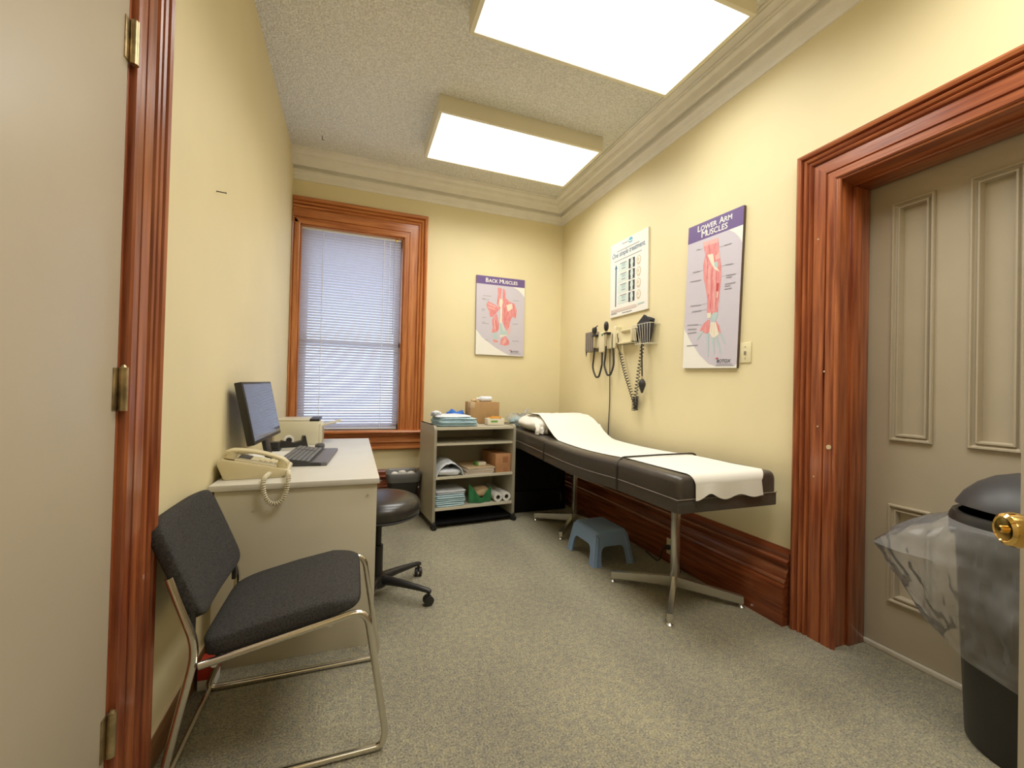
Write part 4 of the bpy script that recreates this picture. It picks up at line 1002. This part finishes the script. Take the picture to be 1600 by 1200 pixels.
part('coiled_tube', MB().tube(coil(cp, 0.0135, 21)[:], 0.0035, 6), 'rubber', gz, True, 80)
part('coiled_tube', MB().tube(coil(cp2, 0.0135, 19), 0.0035, 6), 'rubber', gz, True, 80)
cp3 = [Vector((2.14, 2.865, 1.045)), Vector((2.14, 2.862, 1.10)), Vector((2.14, 2.858, 1.16))]
part('coiled_tube', MB().tube(coil(smooth_path(cp3, 8), 0.024, 9), 0.0035, 6), 'rubber', gz, True, 80)
bk = thing('wire_basket', 'pale wire wall basket holding the folded pressure cuff', 'basket', (XW, 2.73, 1.65))
def bp_(a, z):     # a 0..1 across, z height; front face slopes
    t = (z-1.575)/0.152; yl, yr = 2.815+0.032*t, 2.650-0.026*t
    return Vector((2.098-0.016*t, yl+(yr-yl)*a, z))
mb = MB(); 
for z in (1.575, 1.727): mb.tube([Vector((2.176, bp_(0, z).y, z)), bp_(0, z), bp_(1, z), Vector((2.176, bp_(1, z).y, z))], 0.0022, 6)
for k in range(8): mb.tube([bp_(k/7, 1.727), bp_(k/7, 1.575), Vector((2.176, bp_(k/7, 1.575).y, 1.575))], 0.0018, 5)
for z in (1.575, 1.727): mb.tube([Vector((2.174, bp_(0, z).y, z)), Vector((2.174, bp_(1, z).y, z))], 0.0022, 6)
part('wire_frame', mb, 'wire', bk, True)
cf = thing('pressure_cuff', 'charcoal blood pressure cuff folded in the wire basket with hanging bulb', 'pressure cuff', (2.13, 2.74, 1.60))
mb = MB(); R = []
for z, hw, th in ((1.583, 0.045, 0.018), (1.62, 0.062, 0.024), (1.68, 0.078, 0.028), (1.735, 0.086, 0.028), (1.75, 0.07, 0.02)):
    R.append([Vector((2.137+th*math.sin(a)*0.95, 2.745+hw*math.copysign(abs(math.cos(a))**0.6, math.cos(a)), z+0.02*math.cos(a)*(z-1.58)*2)) for a in [2*PI*k/20 for k in range(20)]])
mb.loft(R)
mb.prism([(2.815, 1.70), (2.69, 1.735), (2.665, 1.755), (2.745, 1.805), (2.83, 1.745)], lambda y, z: (2.118, y, z), lambda y, z: (2.134, y, z))
mb.prism([(2.80, 1.70), (2.67, 1.72), (2.66, 1.765), (2.73, 1.790)], lambda y, z: (2.140, y, z), lambda y, z: (2.156, y, z))
part('cuff', mb, 'cuff', cf, True, 40)
part('bulb_tube', MB().tube(smooth_path([(2.115, 2.755, 1.59), (2.108, 2.752, 1.55), (2.112, 2.748, 1.42), (2.114, 2.746, 1.318)], 6), 0.006, 8), 'rubber', cf, True)
part('valve', MB().cyl((2.114, 2.746, 1.322), (2.114, 2.745, 1.298), 0.008, n=12), 'chrome', cf, True)
part('inflation_bulb', MB().lathe([(0, 0), (0.008, 0.004), (0.016, 0.028), (0.025, 0.055), (0.028, 0.072), (0.024, 0.090), (0.013, 0.106), (0.009, 0.112), (0, 0.113)], (2.114, 2.744, 1.188), 24), 'rubber', cf, True, 60)

# switch plate
sw = thing('switch_plate', 'cream switch plate on the wall beside the lower arm poster', 'switch plate', (XW, 1.867, 1.447))
part('plate', MB().box((XW-0.007, 1.829, 1.386), (XW, 1.905, 1.508), 0.003, 3), 'plate', sw, True)
part('toggle', MB().box((XW-0.013, 1.861, 1.436), (XW-0.006, 1.873, 1.456), 0.002), 'diagg', sw, True)
for z in (1.412, 1.482): part('screw', MB().cyl((XW-0.007, 1.867, z), (XW-0.0085, 1.867, z), 0.0035, n=10), 'diagg', sw, True)
one('wall_nail', MB().cyl((XL-0.005, 2.092, 1.996), (XL+0.034, 2.092, 1.994), 0.0022, n=8).cyl((XL+0.034, 2.092, 1.994), (XL+0.036, 2.092, 1.994), 0.004, n=8), 'black', 'tiny dark nail sticking out of the left yellow wall', 'nail')
one('ceiling_hook', MB().cyl((-0.30, 3.86, H-0.030), (-0.30, 3.86, H), 0.003, n=6).cyl((-0.30, 3.86, H-0.030), (-0.285, 3.86, H-0.034), 0.003, n=6), 'dark', 'tiny dark hook in the stippled ceiling near the cornice', 'hook')
# small carton behind the chair
rc = thing('red_white_carton', 'small red and white carton on the carpet behind the chair leg', 'box', (-0.515, 1.985, 0))
part('carton', MB().box((-0.535, 1.955, 0), (-0.478, 2.035, 0.040), 0.002), 'white', rc, True)
part('red_lid', MB().box((-0.5355, 1.9545, 0.040), (-0.4775, 2.0355, 0.100), 0.002), 'red', rc, True)

# ------------------------------------------------------------------ posters (flat prints on boards)
def text_mesh(s, shear=0.0, bold=0.0):
    cu = bpy.data.curves.new('t', 'FONT'); cu.body = s; cu.size = 1.0; cu.shear = shear; cu.resolution_u = 3
    ob = bpy.data.objects.new('t', cu); COL.objects.link(ob)
    dgp = bpy.context.evaluated_depsgraph_get(); dgp.update()
    me = bpy.data.meshes.new_from_object(ob.evaluated_get(dgp)); bpy.data.objects.remove(ob); bpy.data.curves.remove(cu); return me
def smallcaps(s, k=0.80, bold=0.012):
    """mesh pieces laid out in a row: first letter of each word large"""
    x = 0.0; out = []
    for w_ in s.split(' '):
        for i, run in enumerate((w_[0], w_[1:].upper())):
            if not run: continue
            me = text_mesh(run, 0, bold); sc = 1.0 if i == 0 else k
            xs = [v.co.x for v in me.vertices]; a, b_ = min(xs), max(xs)
            out.append((me, sc, x-a*sc)); x += (b_-a)*sc+0.05
        x += 0.28
    return out, x-0.33
class Poster:
    def __init__(s, O, U, V, N, root): s.O, s.U, s.V, s.N, s.root = Vector(O), Vector(U), Vector(V), Vector(N).normalized(), root; s.k = 0
    def p(s, u, v, d=0.0): return s.O+s.U*u+s.V*v+s.N*d
    def poly(s, name, polys, m, parent=None):
        s.k += 1; o = None
        for i, q in enumerate(polys): o = part(name, MB().face([s.p(u, v, 0.00012*s.k+0.000015*i) for u, v in q]), m, s.root, True)
        return o
    def lines(s, name, segs, m, wv=0.004, parent=None):
        s.k += 1; mb = MB()
        for a, b_, c, d_ in segs: mb.face([s.p(u, v, 0.00012*s.k) for u, v in [(a, b_-wv/2), (c, d_-wv/2), (c, d_+wv/2), (a, b_+wv/2)]])
        o = part(name, mb, m, s.root, True)
        if len(segs) > 1: o['kind'] = 'stuff'
        return o
    def text(s, name, pieces, total, u0, u1, v0, m, hv=None, parent=None):
        s.k += 1; mb = MB(); L_ = s.U.length; sc = (u1-u0)*L_/total
        for me, ks, x in pieces:
            hh = sc if hv is None else hv
            for q, (dx, dy) in enumerate(((0, 0), (0.030, 0), (0.015, 0.018), (0.015, -0.012))):
                t = bmesh.new(); t.from_mesh(me)
                for v in t.verts: v.co = s.p(u0+(x+dx+v.co.x*ks)*sc/L_, v0+(dy+v.co.y*ks)*hh/s.V.length, 0.00012*s.k+0.00002*q)
                mb._add(t)
            bpy.data.meshes.remove(me)
        s.k += 1
        return part(name, mb, m, parent or s.root, True)
def simple(s, shear=0.0, bold=0.0):
    me = text_mesh(s, shear, bold); xs = [v.co.x for v in me.vertices]; return [(me, 1.0, -min(xs))], max(xs)-min(xs)
def ell(u, v, a, b_, n=18): return [(u+a*math.cos(2*PI*k/n), v+b_*math.sin(2*PI*k/n)) for k in range(n)]

# lower arm poster
pa = thing('lower_arm_poster', 'purple-headed Lower Arm Muscles anatomy poster on the right wall', 'poster', (XW, 2.12, 1.85))
A_ = Poster((2.160, 2.362, 1.372), (0, -0.447, -0.0145), (0, -0.033, 0.975), (-1, 0, 0), pa)
mb = MB(); mb.prism([(0, 0), (1, 0), (1, 1), (0, 1)], lambda u, v: A_.p(u, v, 0), lambda u, v: A_.p(u, v, -0.019)); part('board', mb, 'boardedge', pa, True)
A_.poly('printed_sheet', [[(0, 0), (1, 0), (1, 1), (0, 1)]], 'p_bg')
A_.poly('white_corner', [[(0.767, 0.881), (1, 0.881), (1, 0.770), (0.946, 0.812), (0.869, 0.85)], [(0.0, 0.29), (0.011, 0.275), (0.148, 0.186), (0.341, 0.088), (0.519, 0.026), (0.631, 0.012), (0.96, 0.010), (1, 0.03), (1, 0), (0, 0)]], 'p_white')
A_.poly('banner', [[(0, 0.881), (1, 0.881), (1, 1), (0, 1)]], 'p_pur')
pc, tw = smallcaps('Lower Arm'); A_.text('title_lettering', pc, tw, 0.19, 0.81, 0.945, 'p_white')
pc, tw = smallcaps('Muscles'); A_.text('title_lettering', pc, tw, 0.27, 0.74, 0.897, 'p_white')
fig = A_.poly('arm_figure', [[(0.304, 0.86), (0.59, 0.856), (0.62, 0.761), (0.66, 0.675), (0.675, 0.615), (0.666, 0.52), (0.651, 0.434), (0.644, 0.366), (0.583, 0.34), (0.509, 0.364), (0.441, 0.373), (0.442, 0.458), (0.397, 0.542), (0.347, 0.617), (0.331, 0.7), (0.362, 0.767)],
    [(0.504, 0.32), (0.513, 0.245), (0.451, 0.232), (0.319, 0.258), (0.377, 0.296), (0.467, 0.325)], [(0.613, 0.311), (0.676, 0.277), (0.722, 0.222), (0.654, 0.239), (0.617, 0.28)]], 'p_pink')
A_.poly('muscle_highlight', [[(0.304, 0.86), (0.59, 0.856), (0.592, 0.825), (0.321, 0.83)], [(0.448, 0.687), (0.468, 0.685), (0.481, 0.495), (0.47, 0.496)], [(0.371, 0.746), (0.388, 0.744), (0.454, 0.577), (0.45, 0.568)], [(0.42, 0.67), (0.435, 0.67), (0.46, 0.50), (0.452, 0.50)],
    [(0.536, 0.649), (0.549, 0.647), (0.571, 0.37), (0.557, 0.371)], [(0.551, 0.74), (0.62, 0.761), (0.642, 0.715), (0.554, 0.713)], [(0.56, 0.66), (0.57, 0.66), (0.59, 0.38), (0.58, 0.38)]], 'p_pink2', fig)
A_.poly('muscle_line', [[(0.41, 0.70), (0.418, 0.70), (0.425, 0.60), (0.416, 0.60)], [(0.50, 0.66), (0.506, 0.66), (0.515, 0.39), (0.508, 0.39)], [(0.601, 0.556), (0.641, 0.556), (0.637, 0.503), (0.602, 0.503)], [(0.591, 0.633), (0.597, 0.632), (0.604, 0.388), (0.598, 0.388)], [(0.42, 0.84), (0.426, 0.84), (0.45, 0.77), (0.44, 0.77)]], 'p_red', fig)
A_.poly('tendon', [[(0.402, 0.764), (0.508, 0.76), (0.544, 0.687), (0.645, 0.628), (0.549, 0.652), (0.474, 0.704)], [(0.447, 0.37), (0.52, 0.368), (0.518, 0.334), (0.457, 0.335)], [(0.525, 0.304), (0.615, 0.3), (0.683, 0.219), (0.606, 0.197), (0.565, 0.203), (0.506, 0.235)], [(0.61, 0.50), (0.63, 0.50), (0.625, 0.46), (0.608, 0.46)]], 'p_bone', fig)
A_.poly('finger_bones', [[(0.558, 0.366), (0.644, 0.366), (0.637, 0.333), (0.593, 0.301), (0.522, 0.324)], [(0.363, 0.256), (0.39, 0.247), (0.28, 0.192), (0.262, 0.198)], [(0.451, 0.232), (0.499, 0.231), (0.512, 0.081), (0.49, 0.081)], [(0.551, 0.204), (0.592, 0.203), (0.619, 0.099), (0.6, 0.099)], [(0.619, 0.207), (0.653, 0.205), (0.746, 0.092), (0.725, 0.092)], [(0.687, 0.228), (0.716, 0.227), (0.81, 0.153), (0.789, 0.153)], [(0.54, 0.70), (0.60, 0.70), (0.61, 0.66), (0.55, 0.67)]], 'p_teal', fig)
A_.poly('palm_line', [[(0.55, 0.295), (0.557, 0.295), (0.548, 0.235), (0.541, 0.235)], [(0.585, 0.295), (0.592, 0.295), (0.60, 0.215), (0.593, 0.215)]], 'p_pink2', fig)
A_.lines('caption_lines', [(0.186, 0.824, 0.26, 0.819), (0.70, 0.79, 0.828, 0.788), (0.13, 0.671, 0.265, 0.668), (0.086, 0.61, 0.303, 0.604), (0.74, 0.661, 0.869, 0.656), (0.76, 0.592, 0.918, 0.587), (0.76, 0.578, 0.86, 0.575), (0.746, 0.537, 0.92, 0.534), (0.746, 0.523, 0.84, 0.521), (0.738, 0.506, 0.863, 0.503),
    (0.115, 0.437, 0.319, 0.432), (0.145, 0.395, 0.336, 0.394), (0.064, 0.305, 0.284, 0.3), (0.074, 0.275, 0.258, 0.271), (0.084, 0.247, 0.255, 0.249), (0.074, 0.158, 0.297, 0.158)], 'p_grey', 0.006)
A_.lines('leader_lines', [(0.26, 0.819, 0.31, 0.819), (0.62, 0.790, 0.70, 0.790), (0.265, 0.668, 0.34, 0.668), (0.68, 0.661, 0.74, 0.661), (0.68, 0.592, 0.76, 0.592), (0.32, 0.434, 0.44, 0.436), (0.336, 0.394, 0.44, 0.396), (0.284, 0.302, 0.37, 0.292)], 'p_grey', 0.0015)
pc, tw = simple('BOTOX', 0.2, 0.004); A_.text('logo_lettering', pc, tw, 0.665, 0.90, 0.035, 'p_dark')
A_.poly('logo_swoosh', [[(0.630, 0.058), (0.66, 0.068), (0.70, 0.066), (0.68, 0.061), (0.655, 0.058)]], 'p_red')
A_.lines('logo_lines', [(0.645, 0.016, 0.945, 0.016), (0.665, 0.026, 0.93, 0.026)], 'p_grey', 0.003)

# back muscles poster
pb = thing('back_muscles_poster', 'purple-headed Back Muscles anatomy poster on the window wall', 'poster', (1.445, YB, 1.97))
B_ = Poster((1.182, YB-0.020, 1.548), (0.5435, 0, 0.003), (-0.008, 0, 0.832), (0, -1, 0), pb)
mb = MB(); mb.prism([(0, 0), (1, 0), (1, 1), (0, 1)], lambda u, v: B_.p(u, v, 0), lambda u, v: B_.p(u, v, -0.019)); part('board', mb, 'boardedge', pb, True)
B_.poly('printed_sheet', [[(0, 0), (1, 0), (1, 1), (0, 1)]], 'p_bg')
B_.poly('white_corner', [[(0.746, 0.896), (1, 0.896), (1, 0.775), (0.934, 0.822), (0.856, 0.864)], [(0, 0.315), (0.132, 0.217), (0.278, 0.151), (0.409, 0.094), (0.625, 0.023), (0.70, 0.008), (1, 0.006), (1, 0), (0, 0)]], 'p_white')
B_.poly('banner', [[(0, 0.896), (1, 0.896), (1, 1), (0, 1)]], 'p_pur')
pc, tw = smallcaps('Back Muscles'); B_.text('title_lettering', pc, tw, 0.185, 0.842, 0.925, 'p_white')
fig = B_.poly('back_figure', [[(0.43, 0.868), (0.512, 0.863), (0.506, 0.718), (0.499, 0.624), (0.417, 0.651), (0.439, 0.776)], [(0.537, 0.859), (0.587, 0.847), (0.597, 0.744), (0.681, 0.697), (0.783, 0.681), (0.835, 0.6), (0.82, 0.484), (0.752, 0.512), (0.71, 0.469), (0.686, 0.384), (0.637, 0.32), (0.586, 0.369), (0.527, 0.45), (0.532, 0.688)],
    [(0.205, 0.639), (0.237, 0.681), (0.4, 0.639), (0.5, 0.614), (0.418, 0.548), (0.338, 0.482), (0.281, 0.489), (0.255, 0.56), (0.222, 0.599)], [(0.322, 0.45), (0.418, 0.537), (0.47, 0.395), (0.471, 0.333), (0.406, 0.289), (0.316, 0.286), (0.34, 0.359)], [(0.596, 0.261), (0.681, 0.196), (0.69, 0.145), (0.607, 0.126), (0.499, 0.138), (0.506, 0.2)]], 'p_pink')
B_.poly('pale_muscle', [[(0.35, 0.205), (0.44, 0.198), (0.457, 0.168), (0.359, 0.154)], [(0.69, 0.384), (0.71, 0.40), (0.70, 0.30), (0.67, 0.27), (0.65, 0.30)], [(0.25, 0.66), (0.40, 0.625), (0.39, 0.61), (0.24, 0.64)], [(0.23, 0.62), (0.38, 0.59), (0.37, 0.575), (0.24, 0.60)], [(0.36, 0.45), (0.38, 0.45), (0.40, 0.33), (0.38, 0.33)], [(0.56, 0.20), (0.62, 0.22), (0.60, 0.16), (0.55, 0.15)]], 'p_pink2', fig)
B_.poly('spine', [[(0.498, 0.707), (0.531, 0.709), (0.527, 0.419), (0.596, 0.308), (0.671, 0.269), (0.489, 0.231), (0.471, 0.344), (0.493, 0.5)], [(0.47, 0.73), (0.50, 0.72), (0.53, 0.73), (0.54, 0.68), (0.50, 0.60), (0.46, 0.66)], [(0.615, 0.651), (0.732, 0.679), (0.75, 0.617), (0.65, 0.57)]], 'p_bone', fig)
B_.poly('lumbar_sheet', [[(0.47, 0.416), (0.519, 0.418), (0.571, 0.317), (0.654, 0.299), (0.671, 0.269), (0.489, 0.262)], [(0.341, 0.287), (0.422, 0.29), (0.44, 0.208), (0.358, 0.205)]], 'p_teal', fig)
B_.poly('muscle_line', [[(0.39, 0.45), (0.396, 0.45), (0.43, 0.32), (0.424, 0.32)], [(0.58, 0.62), (0.586, 0.62), (0.60, 0.40), (0.594, 0.40)], [(0.35, 0.19), (0.45, 0.175), (0.45, 0.17), (0.35, 0.185)]], 'p_red', fig)
B_.lines('caption_lines', [(0.131, 0.747, 0.301, 0.747), (0.116, 0.71, 0.18, 0.71), (0.116, 0.70, 0.261, 0.70), (0.11, 0.575, 0.182, 0.574), (0.11, 0.56, 0.16, 0.56), (0.12, 0.471, 0.208, 0.473), (0.121, 0.41, 0.18, 0.41), (0.121, 0.396, 0.258, 0.396), (0.757, 0.72, 0.876, 0.72), (0.753, 0.413, 0.863, 0.418), (0.748, 0.194, 0.892, 0.196), (0.18, 0.19, 0.253, 0.186)], 'p_grey', 0.005)
pc, tw = simple('BOTOX', 0.2, 0.004); B_.text('logo_lettering', pc, tw, 0.72, 0.89, 0.046, 'p_dark')
B_.poly('logo_swoosh', [[(0.68, 0.070), (0.71, 0.078), (0.74, 0.076), (0.725, 0.071), (0.70, 0.068)]], 'p_red')
B_.lines('logo_lines', [(0.71, 0.034, 0.93, 0.033)], 'p_grey', 0.004)

# white treatment poster
pw = thing('treatment_poster', 'white One simple treatment poster on the right wall above the diagnostic unit', 'poster', (XW, 3.03, 2.19))
C_ = Poster((2.165, 3.286, 1.859), (0, -0.5265, -0.001), (0, 0.012, 0.659), (-1, 0, 0), pw)
mb = MB(); mb.prism([(0, 0), (1, 0), (1, 1), (0, 1)], lambda u, v: C_.p(u, v, 0), lambda u, v: C_.p(u, v, -0.0145)); part('board', mb, 'boardw', pw, True)
C_.poly('printed_sheet', [[(0, 0), (1, 0), (1, 1), (0, 1)]], 'p_white')
C_.poly('logo_disc', [ell(0.562, 0.951, 0.055, 0.036)], 'p_sky'); C_.poly('logo_wave', [[(0.515, 0.957), (0.56, 0.945), (0.61, 0.955), (0.61, 0.944), (0.56, 0.932), (0.52, 0.944)]], 'p_white')
C_.lines('logo_lettering', [(0.337, 0.951, 0.498, 0.949)], 'p_grey', 0.012)
C_.lines('small_print', [(0.188, 0.875, 0.787, 0.873), (0.119, 0.750, 0.849, 0.748)], 'p_grey', 0.010)
pc, tw = simple('One simple treatment.', 0.15, 0.010); C_.text('headline_lettering', pc, tw, 0.06, 0.93, 0.800, 'p_blue', hv=0.062)
C_.poly('arrow', [[(0.148, 0.137), (0.178, 0.137), (0.182, 0.648), (0.205, 0.644), (0.168, 0.71), (0.132, 0.646), (0.150, 0.648)]], 'p_blue')
C_.poly('number_field', [[(0.229, 0.585-0.142*k), (0.50, 0.585-0.142*k), (0.50, 0.70-0.142*k), (0.229, 0.70-0.142*k)] for k in range(4)], 'p_mint')
C_.poly('xray_picture', [[(0.519, 0.583-0.1447*k), (0.678, 0.583-0.1447*k), (0.678, 0.708-0.1447*k), (0.519, 0.708-0.1447*k)] for k in range(4)], 'p_dark')
C_.poly('xray_bone', [[(0.565, 0.586-0.1447*k), (0.63, 0.586-0.1447*k), (0.625, 0.62-0.1447*k), (0.64, 0.65-0.1447*k), (0.625, 0.705-0.1447*k), (0.575, 0.705-0.1447*k), (0.56, 0.65-0.1447*k), (0.575, 0.62-0.1447*k)] for k in range(4)], 'p_mint')
C_.poly('foot_outline', [ell(0.775, 0.650-0.1447*k, 0.052, 0.055) for k in range(4)], 'p_tan')
C_.poly('foot_center', [ell(0.775, 0.652-0.1447*k, 0.038, 0.043) for k in range(4)], 'p_white')
C_.poly('foot_detail', [ell(0.765, 0.655-0.1447*k, 0.016, 0.024, 10) for k in range(4)] + [[(0.74, 0.592-0.1447*k), (0.80, 0.592-0.1447*k), (0.79, 0.612-0.1447*k), (0.745, 0.612-0.1447*k)] for k in range(4)], 'p_tan')
C_.lines('figure_marks', [(0.33, 0.665-0.142*k, 0.43, 0.665-0.142*k) for k in range(4)], 'p_teal', 0.040)
C_.lines('figure_marks', [(0.33, 0.622-0.142*k, 0.43, 0.622-0.142*k) for k in range(4)] + [(0.29, 0.695-0.142*k, 0.46, 0.695-0.142*k) for k in range(4)], 'p_grey', 0.012)
C_.lines('footnote_band', [(0.035, 0.080, 0.727, 0.080)], 'p_sand', 0.040)
C_.lines('web_line', [(0.353, 0.031, 0.614, 0.030), (0.04, 0.045, 0.20, 0.045)], 'p_grey', 0.010)
C_.lines('maker_lettering', [(0.758, 0.092, 0.915, 0.094)], 'p_teal', 0.016)

# ------------------------------------------------------------------ black bin with clear bag by the panelled door
BC = Vector((2.172, 0.712, 0))
bb_ = thing('swing_lid_bin', 'tall black round bin with domed lid in front of the panelled door', 'bin', BC)
part('body', MB().lathe([(0, 0), (0.158, 0), (0.165, 0.01), (0.196, 0.735), (0.200, 0.745), (0.188, 0.745), (0.16, 0.03), (0, 0.02)], n=48), 'black', bb_)
part('collar', MB().lathe([(0.202, 0.715), (0.212, 0.718), (0.212, 0.782), (0.204, 0.800), (0.188, 0.800), (0.186, 0.73), (0.202, 0.715)], n=48), 'black', bb_)
Ml = Matrix.Translation((0, 0, 0.802)) @ Matrix.Rotation(math.radians(7), 4, Vector((0.5, 0.85, 0)).normalized())
part('lid_flap', MB().lathe([(0, 0.150), (0.06, 0.143), (0.11, 0.122), (0.150, 0.090), (0.180, 0.050), (0.196, 0.012), (0.198, 0.002), (0.192, 0.0), (0.165, 0.05), (0.12, 0.10), (0, 0.138)], n=48, M_=Ml), 'dark', bb_, False, 60)
lbag = MB(); th0 = math.atan2(0.94, -0.36)
def bagf(a, b_):
    th = 2*PI*a; dlt = math.atan2(math.sin(th-th0), math.cos(th-th0))
    side_ = math.exp(-(dlt/0.62)**2)
    zs = [0.770, 0.757, 0.70, 0.63, 0.55, 0.47, 0.40, 0.34, 0.30, 0.285]
    ro = [0.214, 0.222, 0.228, 0.236, 0.236, 0.232, 0.226, 0.222, 0.220, 0.219]
    bu = [0.0, 0.045, 0.125, 0.185, 0.140, 0.095, 0.055, 0.025, 0.005, 0.0]
    k = b_*(len(zs)-1); i = min(int(k), len(zs)-2); f = k-i
    L3 = lambda A: A[i]*(1-f)+A[i+1]*f
    r = L3(ro)+L3(bu)*side_
    e_ = math.sin(PI*min(1, b_*1.02))
    r += e_*(0.016*noise.noise(Vector((math.cos(th)*3.2, math.sin(th)*3.2, b_*5)))+0.030*(abs(noise.noise(Vector((math.cos(th)*5, math.sin(th)*5, b_*3+4))))-0.15)+0.016*abs(noise.noise(Vector((math.cos(th)*13+b_*4, math.sin(th)*13, b_*7+1)))))
    z = L3(zs)-0.05*side_*math.sin(PI*b_)*0.5+0.035*b_*math.cos(dlt)+0.012*b_*noise.noise(Vector((math.cos(th)*2, math.sin(th)*2, 9)))
    x, y = r*math.cos(th), r*math.sin(th)
    return Vector((min(x, 0.215), y, z))
lbag.grid(140, 60, bagf)
bmesh.ops.remove_doubles(lbag.bm, verts=lbag.bm.verts[:], dist=0.0005)
lo = part('bag_liner', lbag, 'bag', bb_, False, 30); plabel(lo, 'clear plastic bag folded over the rim')
